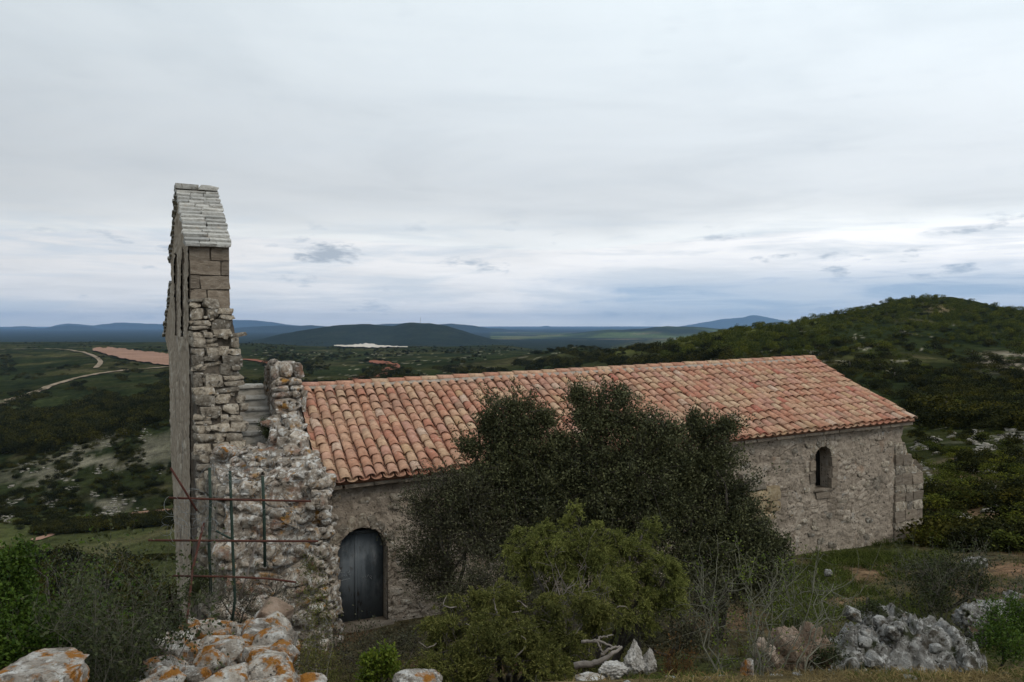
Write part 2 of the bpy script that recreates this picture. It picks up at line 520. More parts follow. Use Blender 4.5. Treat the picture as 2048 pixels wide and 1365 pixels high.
M['yellow_stone'] = surf('ochre_block', [(0.25, (0.19, 0.14, 0.085)), (0.5, (0.31, 0.24, 0.15)), (0.75, (0.40, 0.335, 0.235))], 7.0, [((0.45, 0.43, 0.39), 6, 0.60, 0.70, 6.0), ((0.13, 0.10, 0.07), 9, 0.62, 0.70, 16.0)], [(18, 0.03), (60, 0.01)], tint=0.1)
M['core'] = surf('wall_core', [(0.3, (0.045, 0.038, 0.03)), (0.7, (0.15, 0.125, 0.10))], 9.0, (), [(20, 0.03)])  # kept dark: the shade between the stones is put into its colour
M['dirt_top'] = surf('rubble_dirt', [(0.25, (0.13, 0.09, 0.065)), (0.5, (0.27, 0.205, 0.155)), (0.75, (0.42, 0.35, 0.29))], 10.0, [((0.08, 0.085, 0.04), 3, 0.56, 0.68, 9.0), ((0.52, 0.48, 0.43), 12, 0.62, 0.70, 29.0)], [(25, 0.03), (8, 0.05)])
M['door'] = surf('grey_door_paint', [(0.3, (0.10, 0.118, 0.135)), (0.7, (0.145, 0.165, 0.185))], 3.0, [((0.17, 0.185, 0.20), 7, 0.54, 0.72, 5.0), ((0.06, 0.048, 0.04), 12, 0.58, 0.70, 19.0), ((0.05, 0.06, 0.07), 3, 0.5, 0.66, 44.0)], [(30, 0.003)], rough=0.9, stretch=(1, 1, 0.4), spec=0.06)
M['dark'] = surf('dark_void', [(0.3, (0.010, 0.010, 0.010)), (0.7, (0.018, 0.017, 0.015))], 4.0)  # near-black sheet colour stands in for the unlit inside
M['chalk'] = surf('white_chalk', [(0.3, (0.20, 0.22, 0.235)), (0.7, (0.36, 0.38, 0.39))], 40.0)
M['rust'] = surf('rusty_iron', [(0.25, (0.035, 0.014, 0.011)), (0.5, (0.068, 0.025, 0.018)), (0.75, (0.105, 0.042, 0.028))], 18.0, [((0.045, 0.03, 0.024), 7, 0.55, 0.70, 6.0)], [(60, 0.002)], rough=0.8)
M['green_iron'] = surf('green_painted_iron', [(0.25, (0.016, 0.028, 0.022)), (0.75, (0.038, 0.060, 0.046))], 16.0, [((0.09, 0.042, 0.027), 7, 0.62, 0.72, 6.0), ((0.15, 0.15, 0.12), 22, 0.66, 0.74, 16.0)], [(60, 0.002)], rough=0.7)
M['wire'] = surf('dull_wire', [(0.3, (0.13, 0.14, 0.14)), (0.7, (0.25, 0.26, 0.26))], 10.0, rough=0.6)
M['bark'] = surf('dark_bark', [(0.3, (0.035, 0.03, 0.025)), (0.7, (0.10, 0.088, 0.075))], 30.0, (), [(40, 0.01)])
M['dead_wood'] = surf('bleached_wood', [(0.3, (0.10, 0.085, 0.07)), (0.7, (0.25, 0.22, 0.195))], 18.0, (), [(50, 0.008)])
M['twig'] = surf('grey_twig', [(0.3, (0.075, 0.068, 0.055)), (0.7, (0.16, 0.15, 0.12))], 12.0)
M['pale_twig'] = surf('lichened_twig', [(0.3, (0.085, 0.083, 0.06)), (0.7, (0.17, 0.165, 0.125))], 12.0)
M['oak_leaf'] = leaf_mat('evergreen_leaf', (0.026, 0.032, 0.015), (0.108, 0.114, 0.056), 0.12, 0.55)
M['oak_dull'] = leaf_mat('greyish_leaf', (0.028, 0.031, 0.017), (0.088, 0.088, 0.052), 0.12, 0.55)
M['juniper'] = leaf_mat('juniper_needle', (0.072, 0.092, 0.024), (0.225, 0.235, 0.076), 0.3, 0.6)
M['juniper_dull'] = leaf_mat('juniper_needle_dull', (0.052, 0.064, 0.019), (0.175, 0.176, 0.060), 0.3, 0.6)
M['fresh_leaf'] = leaf_mat('fresh_leaf', (0.055, 0.095, 0.012), (0.16, 0.20, 0.030), 0.35, 0.5)
M['bright_leaf'] = leaf_mat('bright_leaf', (0.022, 0.052, 0.008), (0.088, 0.142, 0.022), 0.3, 0.5)
M['bramble_leaf'] = leaf_mat('bramble_leaf', (0.024, 0.034, 0.014), (0.068, 0.080, 0.034), 0.2, 0.55)
M['rust_leaf'] = leaf_mat('russet_leaf', (0.055, 0.034, 0.016), (0.14, 0.080, 0.036), 0.2, 0.6)
M['dry_grass'] = leaf_mat('dry_grass', (0.13, 0.095, 0.042), (0.31, 0.245, 0.125), 0.3, 0.7)
M['green_grass'] = leaf_mat('green_grass', (0.040, 0.058, 0.014), (0.11, 0.13, 0.038), 0.3, 0.6)
M['wall_grass'] = leaf_mat('wall_weeds', (0.045, 0.055, 0.016), (0.15, 0.15, 0.055), 0.3, 0.6)
M['far_scrub'] = leaf_mat('garrigue_scrub', (0.014, 0.018, 0.008), (0.043, 0.048, 0.021), 0.15, 0.7, tint=0.6)
M['far_oak'] = leaf_mat('spring_oak_leaf', (0.034, 0.048, 0.012), (0.105, 0.122, 0.030), 0.25, 0.6, tint=0.35)
M['road'] = surf('pale_track', [(0.3, (0.19, 0.145, 0.105)), (0.7, (0.35, 0.28, 0.21))], 0.15, [((0.06, 0.06, 0.032), 0.11, 0.50, 0.62, 3.0)], spec=0.0)
M['red_soil'] = surf('red_soil', [(0.3, (0.21, 0.125, 0.088)), (0.7, (0.32, 0.20, 0.145))], 0.03, [((0.25, 0.18, 0.125), 0.02, 0.58, 0.72, 3.0)], spec=0.0)
M['brick_soil'] = surf('brick_red_soil', [(0.3, (0.17, 0.07, 0.045)), (0.7, (0.27, 0.12, 0.082))], 0.05, spec=0.0)
M['white_quarry'] = surf('white_quarry', [(0.3, (0.40, 0.35, 0.29)), (0.7, (0.62, 0.56, 0.49))], 0.02, spec=0.0)
M['white_paint'] = surf('white_mast_paint', [(0.3, (0.55, 0.55, 0.55)), (0.7, (0.7, 0.7, 0.7))], 1.0)
M['far_tile'] = surf('far_roof', [(0.3, (0.30, 0.13, 0.08)), (0.7, (0.38, 0.18, 0.12))], 1.0)

# ------------------------------------------------------------------ ground
COLS = {
    -1400: [(1, 3.6), (4, 3.2), (9, 0.5), (20, -5), (60, -24), (140, -40), (400, -36), (1000, -33)],
    0: [(1, 3.6), (3, 3.45), (4.2, 3.0), (5.5, 1.8), (9, -0.3), (14, -2.6), (20, -5.5), (50, -19), (100, -37), (140, -44), (190, zat(190, 1062)), (240, zat(240, 960)), (300, zat(300, 870)), (420, zat(420, 815)), (600, zat(600, 770)), (900, zat(900, 725)), (1400, zat(1400, 695)), (2000, zat(2000, 683)), (2600, -75)],
    200: [(1, 3.6), (3, 3.45), (4.2, 3.0), (5.5, 1.9), (9, 0.0), (14, -2.0), (20, -4.5), (50, -18), (100, -36), (140, -44), (195, zat(195, 1056)), (230, zat(230, 960)), (270, zat(270, 865)), (420, zat(420, 800)), (600, zat(600, 755)), (900, zat(900, 715)), (1400, zat(1400, 695)), (2000, zat(2000, 683)), (2600, -75)],
    340: [(1, 3.65), (3, 3.5), (4.4, 3.0), (6, 2.0), (9, 0.9), (14, -0.9), (20, -2.5), (50, -15), (100, -34), (140, -43), (195, zat(195, 1045)), (230, zat(230, 940)), (260, zat(260, 850)), (420, zat(420, 785)), (600, zat(600, 750)), (900, zat(900, 715)), (1400, zat(1400, 695)), (2000, zat(2000, 683)), (2600, -75)],
    500: [(1, 3.7), (3, 3.6), (4.4, 3.2), (6, 2.4), (9, 1.2), (13, 0.3), (20, -1), (40, -8), (100, -30), (180, -38), (300, -34), (450, zat(450, 780)), (700, zat(700, 738)), (1400, zat(1400, 694)), (2000, zat(2000, 686)), (2600, -75)],
    680: [(1, 3.7), (3, 3.65), (4.0, 3.45), (5.2, 2.5), (7, 1.5), (9, 0.8), (12, 0.15), (14, 0.0), (22, -0.2), (40, -5), (100, -24), (180, -34), (300, -33), (450, zat(450, 775)), (700, zat(700, 738)), (1500, zat(1500, 697)), (2400, zat(2400, 692)), (3000, -75)],
    850: [(1, 3.7), (3.4, 3.65), (4.2, 3.45), (5.2, 2.75), (7, 1.9), (9, 1.1), (12, 0.3), (15, 0.0), (24, -0.2), (40, -4), (100, -20), (200, -30), (320, -28), (450, zat(450, 760)), (700, zat(700, 728)), (1500, zat(1500, 697)), (2400, zat(2400, 692)), (3000, -75)],
    1000: [(1, 3.7), (3.6, 3.62), (4.25, 3.5), (5.0, 2.95), (6.0, 2.40), (7, 2.0), (9, 1.2), (12, 0.4), (16, 0.0), (26, -0.2), (40, -3), (100, -16), (200, -24), (320, -25), (450, zat(450, 752)), (700, zat(700, 722)), (1300, zat(1300, 700)), (2000, zat(2000, 690)), (2600, -75)],
    1150: [(1, 3.7), (3.7, 3.62), (4.25, 3.5), (5.0, 2.95), (6.0, 2.40), (7, 2.0), (9, 1.2), (12, 0.5), (17, 0.0), (28, -0.2), (40, -2), (100, -12), (200, -18), (320, -18), (450, zat(450, 730)), (600, zat(600, 705)), (800, zat(800, 692)), (1100, -36), (2000, -66)],
    1300: [(1, 3.7), (3.8, 3.62), (4.25, 3.5), (5.0, 2.95), (6.0, 2.40), (7, 2.0), (9, 1.2), (12, 0.5), (18, 0.0), (30, -0.2), (45, -2), (100, -9), (200, -13), (320, zat(320, 725)), (420, zat(420, 700)), (520, zat(520, 684)), (800, -26), (1200, -45), (2000, -66)],
    1440: [(1, 3.7), (3.9, 3.62), (4.25, 3.5), (5.0, 2.95), (6.0, 2.40), (7, 2.0), (9, 1.25), (12, 0.55), (19, 0.0), (32, -0.2), (45, -1.5), (100, -7), (170, -9), (250, zat(250, 715)), (330, zat(330, 690)), (430, zat(430, 663)), (700, -22), (1200, -45), (2000, -66)],
    1560: [(1, 3.7), (3.9, 3.62), (4.25, 3.5), (5.0, 2.95), (6.0, 2.40), (7, 2.05), (9, 1.3), (12, 0.6), (19, 0.02), (34, -0.3), (50, -1.5), (100, -6), (170, -8.5), (250, zat(250, 715)), (340, zat(340, 680)), (460, zat(460, 646)), (700, -12), (1200, -40), (2000, -66)],
    1680: [(1, 3.7), (3.9, 3.62), (4.25, 3.5), (5.0, 2.95), (6.0, 2.40), (7, 2.1), (9, 1.35), (12, 0.65), (19, 0.05), (36, -0.5), (50, -1.8), (100, -6), (170, -8.5), (260, zat(260, 710)), (360, zat(360, 668)), (490, zat(490, 618)), (700, -5), (1200, -40), (2000, -66)],
    1800: [(1, 3.7), (3.9, 3.62), (4.25, 3.5), (5.0, 2.95), (6.0, 2.40), (7, 2.1), (9, 1.4), (12, 0.7), (19, 0.1), (30, -0.8), (50, -2.6), (100, -6.6), (170, -8.5), (260, zat(260, 705)), (380, zat(380, 650)), (520, zat(520, 592)), (700, 0), (1200, -40), (2000, -66)],
    1900: [(1, 3.7), (3.9, 3.62), (4.25, 3.5), (5.0, 2.95), (6.0, 2.40), (7, 2.1), (9, 1.4), (12, 0.75), (18, 0.2), (24, zat(24, 1045)), (34, zat(34, 955)), (60, zat(60, 880)), (100, zat(100, 830)), (170, zat(170, 775)), (260, zat(260, 712)), (380, zat(380, 650)), (520, zat(520, 590)), (700, 0), (1200, -40), (2000, -66)],
    2048: [(1, 3.7), (3.9, 3.62), (4.25, 3.5), (5.0, 2.95), (6.0, 2.40), (7, 2.15), (9, 1.5), (12, 0.85), (18, 0.25), (24, zat(24, 1040)), (34, zat(34, 945)), (60, zat(60, 870)), (100, zat(100, 822)), (170, zat(170, 765)), (260, zat(260, 712)), (380, zat(380, 655)), (520, zat(520, 618)), (700, 0), (1200, -40), (2000, -66)],
    3400: [(1, 3.7), (3.9, 3.62), (4.25, 3.5), (5.0, 2.95), (6.0, 2.40), (7, 2.2), (9, 1.6), (12, 1.0), (18, 0.5), (30, 0), (60, -2), (170, -5), (400, 0), (560, 5), (900, -15), (2000, -66)],
}
TAIL = [(3600, zat(3600, 690)), (7000, zat(7000, 674)), (12000, zat(12000, 666)), (18000, zat(18000, 661)), (56000, zat(56000, 655))]
cpx = np.array(sorted(COLS), float)
LNY = np.linspace(math.log(1.0), math.log(56000), 740)
TAB = np.array([np.interp(LNY, [math.log(a) for a, b in COLS[int(c)] + TAIL], [b for a, b in COLS[int(c)] + TAIL]) for c in cpx])
k = np.ones(9) / 9                       # soften the kinks of every profile a little
TAB = np.array([np.convolve(np.pad(r, 4, mode='edge'), k, 'valid') for r in TAB])

LAYERS = [  # distance, breadth (in ln distance), skyline
    (4300, 0.20, [(420, 700), (480, 690), (560, 668), (620, 658), (680, 650), (740, 648), (790, 652), (820, 646), (860, 645), (890, 652), (940, 668), (990, 682), (1040, 695)]),
    (7500, 0.16, [(960, 690), (1000, 682), (1080, 672), (1150, 666), (1250, 659), (1340, 652), (1420, 656), (1500, 665), (1700, 690)]),
    (13000, 0.12, [(300, 680), (420, 667), (480, 656), (560, 651), (640, 653), (760, 649), (815, 645), (850, 650), (900, 646), (940, 651), (980, 657), (1050, 660), (1110, 664), (1250, 672)]),
    (17000, 0.08, [(-900, 668), (0, 659), (70, 657), (140, 651), (200, 658), (260, 665), (330, 672), (420, 676), (520, 690)]),
    (21500, 0.08, [(-900, 655), (-300, 650), (0, 654), (90, 655), (135, 647), (190, 652), (230, 646), (300, 647), (340, 648), (420, 650), (470, 640), (500, 641), (560, 648), (620, 655), (700, 662), (800, 668)]),
    (28000, 0.06, [(950, 662), (1020, 657), (1070, 656), (1095, 652), (1130, 657), (1300, 658), (1360, 652), (1420, 643), (1470, 635), (1500, 630), (1520, 632), (1560, 640), (1700, 650), (2300, 655), (3400, 655)]),
]


def height(px, Y):
    """Terrain height at image column px (a bearing) and depth Y."""
    px = np.asarray(px, float); Y = np.asarray(Y, float)
    ly = np.log(np.clip(Y, 1.0, 55000))
    ci = np.clip(np.searchsorted(cpx, px) - 1, 0, len(cpx) - 2)
    w = np.clip((px - cpx[ci]) / (cpx[ci + 1] - cpx[ci]), 0, 1)
    w = w * w * (3 - 2 * w) * 0.5 + w * 0.5
    g = (ly - LNY[0]) / (LNY[1] - LNY[0])
    gi = np.clip(g.astype(int), 0, len(LNY) - 2)
    gw = g - gi
    z = (TAB[ci, gi] * (1 - gw) + TAB[ci, gi + 1] * gw) * (1 - w) + (TAB[ci + 1, gi] * (1 - gw) + TAB[ci + 1, gi + 1] * gw) * w
    X = (px - 1024) / F * Y
    for Yk, br, sk in LAYERS:
        sp = np.array(sk, float)
        top = CZ - (np.interp(px, sp[:, 0], sp[:, 1]) - 650) / F * Yk + (fbm(px / 45, px * 0 + Yk, None, 3, 4) * 5.0) / F * Yk
        low = CZ - (690 - 650) / F * Yk
        zl = low + (top - low) * np.exp(-((ly - math.log(Yk)) / br) ** 2)
        z = np.where(Y > 2300, np.maximum(z, zl), z)
    far = np.clip((Y - 60) / 240, 0, 1)
    rough = fbm(X / 90, Y / 90, None, 5, 5) * 9.0 * far * np.clip(1 - (Y - 350) / 350, 0.35, 1) + fbm(X / 9, Y / 9, None, 6, 3) * 0.9 * np.clip((Y - 22) / 60, 0, 1)
    rough = rough * np.clip(3000 / np.maximum(Y, 1), 0, 1)
    near = fbm(X / 1.3, Y / 1.3, None, 8, 4) * 0.28 * np.clip((Y - 4.3) / 3, 0.15, 1)
    flat = np.exp(-(((X - 3.5) / 9.5) ** 4) - ((Y - 17.0 - X * 0.35) / 4.0) ** 4)
    return z + rough + near * (1 - 0.7 * flat)


GX = np.geomspace(8.0, 55000, 1400)


HPX = np.linspace(-420, 2480, 1160)
HMAP = height(HPX[:, None] + 0 * GX[None, :], GX[None, :] + 0 * HPX[:, None])


def ground_hit(px, py, ymin=8.0):
    """Depth at which the view ray through (px, py) first meets the ground."""
    px = np.atleast_1d(np.asarray(px, float)); py = np.atleast_1d(np.asarray(py, float))
    out = np.full(px.shape, np.nan)
    ys = GX[GX >= ymin]
    k0 = len(GX) - len(ys)
    for i in range(0, len(px), 400):
        a = px[i:i + 400]; b = py[i:i + 400, None]
        v = (682.5 - b) / F
        ray = CZ + ys[None, :] * (-SP + v * CP) / (CP + v * SP)
        ci = np.clip(np.rint((a - HPX[0]) / (HPX[1] - HPX[0])).astype(int), 0, len(HPX) - 1)
        hit = HMAP[ci, k0:] >= ray
        j = hit.argmax(1)
        ok = hit.any(1)
        out[i:i + 400] = np.where(ok, ys[j], np.nan)
    return out


def gz(X, Y):
    Y = np.maximum(np.asarray(Y, float), 1.0)
    return height(np.asarray(X) / Y * F + 1024, Y)


def gzf(X, Y):
    return float(gz(np.array([X]), np.array([Y]))[0])


def build_ground():
    az = np.concatenate([np.linspace(-math.pi, -R(42), 60)[:-1], np.linspace(-R(42), R(42), 620), np.linspace(R(42), math.pi, 60)[1:]])
    rad = np.concatenate([np.linspace(0.3, 2.4, 12)[:-1], np.geomspace(2.4, 50000, 560)])
    A, Rr = np.meshgrid(az, rad, indexing='ij')
    ca = np.cos(A)
    X, Yw = Rr * np.sin(A), Rr * ca
    front = ca > 0.5
    Y = np.where(front, Yw, Rr * 0.5)
    px = np.where(front, np.tan(np.where(front, A, 0)) * F + 1024, np.where(A > 0, 3900.0, -1850.0))
    Z = height(px, Y)
    # behind the viewer the hilltop goes on
    back = np.clip((0.5 - ca) / 0.5, 0, 1)
    Zb = 3.7 - np.clip(Rr - 15, 0, 400) * 0.08
    Z = Z * (1 - back) + np.where(Rr < 2500, Zb, Z) * back
    na, nr = A.shape
    V = np.stack([X, Yw, Z], -1).reshape(-1, 3)
    i = np.arange(na - 1)[:, None] * nr; j = np.arange(nr - 1)[None, :]
    q = np.stack([i + j, i + nr + j, i + nr + j + 1, i + j + 1], -1).reshape(-1, 4)
    me = np_mesh('ground', V, q, True)
    # surface cover
    py = 650 - (Z - CZ) / np.maximum(Y, 1) * F
    n1 = fbm(X / 60, Yw / 60, None, 21, 5); n2 = fbm(X / 14, Yw / 14, None, 22, 4); n3 = fbm(X / 260, Yw / 260, None, 23, 4)
    def mixv(c, col, m):
        return c + (np.array(col) - c) * np.clip(m, 0, 1)[..., None]
    c = np.zeros(A.shape + (3,)) + np.array((0.022, 0.028, 0.012))
    c = mixv(c, (0.042, 0.042, 0.018), (n1 + 0.02) * 5)
    c = mixv(c, (0.014, 0.019, 0.009), (n2 - 0.02) * 7)
    c = mixv(c, (0.070, 0.062, 0.034), (n1 * 0.6 + n2 * 0.6 - 0.13) * 9 * (Y > 60))
    far = Y > 2600
    c = mixv(c, (0.016, 0.021, 0.014), far * 0.85)
    fld = (Y > 5200) & (Y < 12000) & (px > 980) & (px < 1900)
    c = mixv(c, (0.085, 0.115, 0.035), fld * np.clip(fbm(X / 900, Yw / 600, None, 31, 3) * 9, 0, 1) * 0.8)
    c = mixv(c, (0.20, 0.16, 0.11), fld * np.clip(fbm(X / 400, Yw / 400, None, 32, 3) * 9 - 1.6, 0, 1))
    # slope with bare rock left of the gable, rock on the spurs right of the chapel
    rk = fbm(X / 11 + Yw / 30, Yw / 9, None, 41, 4) + fbm(X / 3.5, Yw / 3.5, None, 43, 3) * 0.6
    m = np.exp(-((px - 190) / 190) ** 4 - ((py - 955) / 115) ** 4) * (Y < 420) * (Y > 150)
    c = mixv(c, (0.21, 0.19, 0.155), m * np.clip((rk - 0.03) * 8, 0, 1) * 0.65)
    m = np.exp(-((px - 1370) / 110) ** 4 - ((py - 705) / 28) ** 4) * (Y > 120)
    c = mixv(c, (0.17, 0.145, 0.105), m * np.clip((rk - 0.02) * 7, 0, 1) * 0.8)
    m = np.exp(-((px - 2060) / 210) ** 4 - ((py - 930) / 130) ** 4) * (Y > 20)
    c = mixv(c, (0.22, 0.205, 0.175), m * np.clip((rk - 0.10) * 9, 0, 1) * 0.7)
    m = np.exp(-((px - 2020) / 60) ** 4 - ((py - 725) / 20) ** 4) * (Y > 120)
    c = mixv(c, (0.30, 0.25, 0.21), m * np.clip((rk + 0.02) * 8, 0, 1))
    m = np.exp(-((px - 1900) / 45) ** 4 - ((py - 618) / 7) ** 4) * (Y > 120)
    c = mixv(c, (0.22, 0.17, 0.105), m)
    m = ((rk > 0.30) & (Y > 200) & (Y < 1300) & (px > 500)) * 0.8
    c = mixv(c, (0.22, 0.20, 0.165), m)
    # meadow on the valley floor
    mead = (px > -200) & (px < 520) & (Y > 118) & (Y < 200)
    c = mixv(c, (0.055, 0.062, 0.026), mead * np.clip(1.0 + n2 * 2, 0.4, 1))
    c = mixv(c, (0.13, 0.115, 0.065), mead * np.clip(n2 * 6 - 0.3, 0, 1) * 0.7)
    # lit green line along the spur of the right-hand hill, its light painted in
    m = np.exp(-((py - (665 - (px - 1480) * 0.16)) / 9.0) ** 2) * (px > 1220) * (px < 1640) * (Y > 150)
    c = mixv(c, (0.085, 0.09, 0.028), m)
    # ground round the chapel: red-brown earth, dry grass
    loc = Y < 45
    c = mixv(c, (0.095, 0.078, 0.048), loc * np.clip(0.75 + n2 * 2.0, 0, 1))
    c = mixv(c, (0.045, 0.052, 0.022), loc * np.clip(fbm(X / 2.2, Yw / 2.2, None, 51, 3) * 7 + 0.1, 0, 1) * 0.9)
    c = mixv(c, (0.15, 0.10, 0.066), loc * np.clip(fbm(X / 1.7, Yw / 1.7, None, 52, 3) * 8 - 0.9, 0, 1))
    m = np.exp(-((px - 2060) / 90) ** 4 - ((py - 1142) / 14) ** 4) * (Y > 10) * (Y < 30)
    c = mixv(c, (0.21, 0.13, 0.088), m)
    m = (Y < 5.0) * 1.0
    c = mixv(c, (0.15, 0.112, 0.066), m * 0.8)
    c = c * np.where(Y > 45, 1.0, 0.97)[..., None]
    set_col(me, 'cover', c.reshape(-1, 3))
    mt, t, p, out = new_mat('ground_cover')
    p.inputs['Specular IOR Level'].default_value = 0.0
    p.inputs['Roughness'].default_value = 1.0
    L = t.links.new
    g = N(t, 'ShaderNodeNewGeometry')
    a = N(t, 'ShaderNodeAttribute', attribute_name='cover')
    col = a.outputs['Color']
    for sc, lo, hi in ((0.008, 0.72, 1.3), (0.05, 0.70, 1.35), (0.35, 0.65, 1.4), (4.0, 0.6, 1.4), (26.0, 0.65, 1.35)):
        r = ramp(t, [(0.32, (lo,) * 3), (0.68, (hi, hi, hi * 0.97))])
        L(noise_n(t, g.outputs['Position'], sc, 5, 0.6, 0, sc), r.inputs[0])
        col = mixc(t, 1.0, col, r.outputs[0], 'MULTIPLY')
    L(col, p.inputs['Base Color'])
    b = N(t, 'ShaderNodeBump', inp={'Strength': 1.0, 'Distance': 0.05})
    L(noise_n(t, g.outputs['Position'], 9.0, 6, 0.65), b.inputs['Height'])
    b2 = N(t, 'ShaderNodeBump', inp={'Strength': 1.0, 'Distance': 1.2})
    L(noise_n(t, g.outputs['Position'], 0.28, 5, 0.65), b2.inputs['Height'])
    L(b.outputs[0], b2.inputs['Normal'])
    L(b2.outputs[0], p.inputs['Normal'])
    o = link('ground', me, mt)
    o['kind'] = 'structure'


build_ground()


def drape_strip(name, pts, width, mat, lift=0.0012, step=6.0, ymin=60.0):
    """A track on the ground, its course read off the photograph."""
    pts = np.array(pts, float)
    d = np.concatenate([[0], np.cumsum(np.hypot(*np.diff(pts, axis=0).T))])
    s = np.linspace(0, d[-1], max(3, int(d[-1] / step)))
    px, py = np.interp(s, d, pts[:, 0]), np.interp(s, d, pts[:, 1])
    Y = ground_hit(px, py, ymin)
    ok = ~np.isnan(Y)
    px, Y = px[ok], Y[ok]
    kk = np.ones(5) / 5
    if len(Y) > 8:
        Y = np.exp(np.convolve(np.pad(np.log(Y), 2, mode='edge'), kk, 'valid'))
    X = (px - 1024) / F * Y
    T = np.gradient(np.stack([X, Y], 1), axis=0)
    T /= np.linalg.norm(T, axis=1)[:, None] + 1e-9
    nn = np.stack([-T[:, 1], T[:, 0]], 1)
    rows = []
    for w in np.linspace(-0.5, 0.5, 4):
        wv = w * width * (1 + 0.35 * fbm(np.arange(len(X)) / 2.3, np.zeros(len(X)) + w * 9, None, 5, 2) * 2)
        x, y = X + nn[:, 0] * wv, Y + nn[:, 1] * wv
        rows.append(np.stack([x, y, gz(x, y) + lift * Y], 1))
    V = np.stack(rows, 1)
    n = len(X)
    i = np.arange(n - 1)[:, None] * 4; j = np.arange(3)[None, :]
    q = np.stack([i + j, i + 4 + j, i + 5 + j, i + 1 + j], -1).reshape(-1, 4)
    o = link(name, np_mesh(name, V.reshape(-1, 3), q, True), mat)
    o['kind'] = 'structure'
    return o


def drape_patch(name, cols, mat, lift=0.0015, ymin=60.0, m=10):
    """A bare field on the ground: (px, top, bottom) columns read off the photograph."""
    cols = np.array(cols, float)
    xs = np.linspace(cols[0, 0], cols[-1, 0], 90)
    tp = np.interp(xs, cols[:, 0], cols[:, 1]); bt = np.interp(xs, cols[:, 0], cols[:, 2])
    hgt = np.maximum(bt - tp, 1.0)
    tp = tp + fbm(xs / 5.0, xs * 0 + 3, None, 61, 3) * np.minimum(hgt, 8) * 0.7; bt = bt + fbm(xs / 5.0, xs * 0 + 9, None, 62, 3) * np.minimum(hgt, 8) * 0.7
    yb = np.log(ground_hit(xs, bt, ymin)); yt = np.log(ground_hit(xs, tp, ymin))
    yb = np.interp(xs, xs[~np.isnan(yb)], yb[~np.isnan(yb)]); yt = np.interp(xs, xs[~np.isnan(yt)], yt[~np.isnan(yt)])
    kk = np.ones(3) / 3
    yb = np.convolve(np.pad(yb, 1, mode='edge'), kk, 'valid'); yt = np.convolve(np.pad(yt, 1, mode='edge'), kk, 'valid')
    fr = np.linspace(0, 1, m)
    Y = np.exp(yb[:, None] * (1 - fr) + yt[:, None] * fr)
    X = (xs[:, None] - 1024) / F * Y
    Z = gz(X, Y) + lift * Y
    V = np.stack([X, Y, Z], -1).reshape(-1, 3)
    i = np.arange(89)[:, None] * m; j = np.arange(m - 1)[None, :]
    q = np.stack([i + j, i + m + j, i + m + 1 + j, i + 1 + j], -1).reshape(-1, 4)
    o = link(name, np_mesh(name, V, q, True), mat)
    o['kind'] = 'structure'
    return o


drape_strip('dirt_road', [(-60, 826), (0, 808), (60, 790), (110, 770), (165, 755), (215, 746), (280, 740), (345, 735)], 6.5, M['road'])
drape_strip('dirt_track', [(-40, 702), (60, 700), (120, 700), (165, 706), (195, 717), (202, 728), (190, 740)], 4.5, M['road'])
drape_patch('ploughed_field', [(185, 699, 703), (215, 698, 712), (260, 702, 722), (310, 708, 730), (345, 711, 736)], M['red_soil'])
drape_strip('valley_path', [(60, 1085), (160, 1050), (250, 1035), (345, 1024)], 2.2, M['red_soil'], ymin=100)
drape_strip('red_track', [(478, 720), (510, 722), (545, 729), (580, 738)], 14, M['brick_soil'])
drape_patch('red_cutting', [(683, 764, 772), (710, 758, 772), (745, 752, 762), (775, 748, 753)], M['brick_soil'])
drape_patch('red_clearing', [(738, 724, 727), (765, 725, 731), (790, 729, 736), (800, 733, 736)], M['brick_soil'])
drape_patch('red_clearing', [(762, 740, 744), (780, 737, 744), (800, 735, 738)], M['brick_soil'])
drape_strip('dirt_track', [(655, 782), (690, 775), (725, 768), (752, 760)], 8, M['road'])
drape_patch('white_quarry', [(668, 692.5, 694.5), (700, 693, 696.5), (735, 690, 697), (755, 693.5, 697.5), (795, 695, 697), (815, 696, 697)], M['white_quarry'], ymin=900)

# ------------------------------------------------------------------ stones
def ico(sub):
    bm = bmesh.new()
    bmesh.ops.create_icosphere(bm, subdivisions=sub, radius=1.0)
    v = np.array([x.co[:] for x in bm.verts])
    f = np.array([[w.index for w in q.verts] for q in bm.faces])
    bm.free()
    return v / np.linalg.norm(v, axis=1)[:, None], f


ICO = {n: ico(n) for n in (2, 3, 4, 5)}


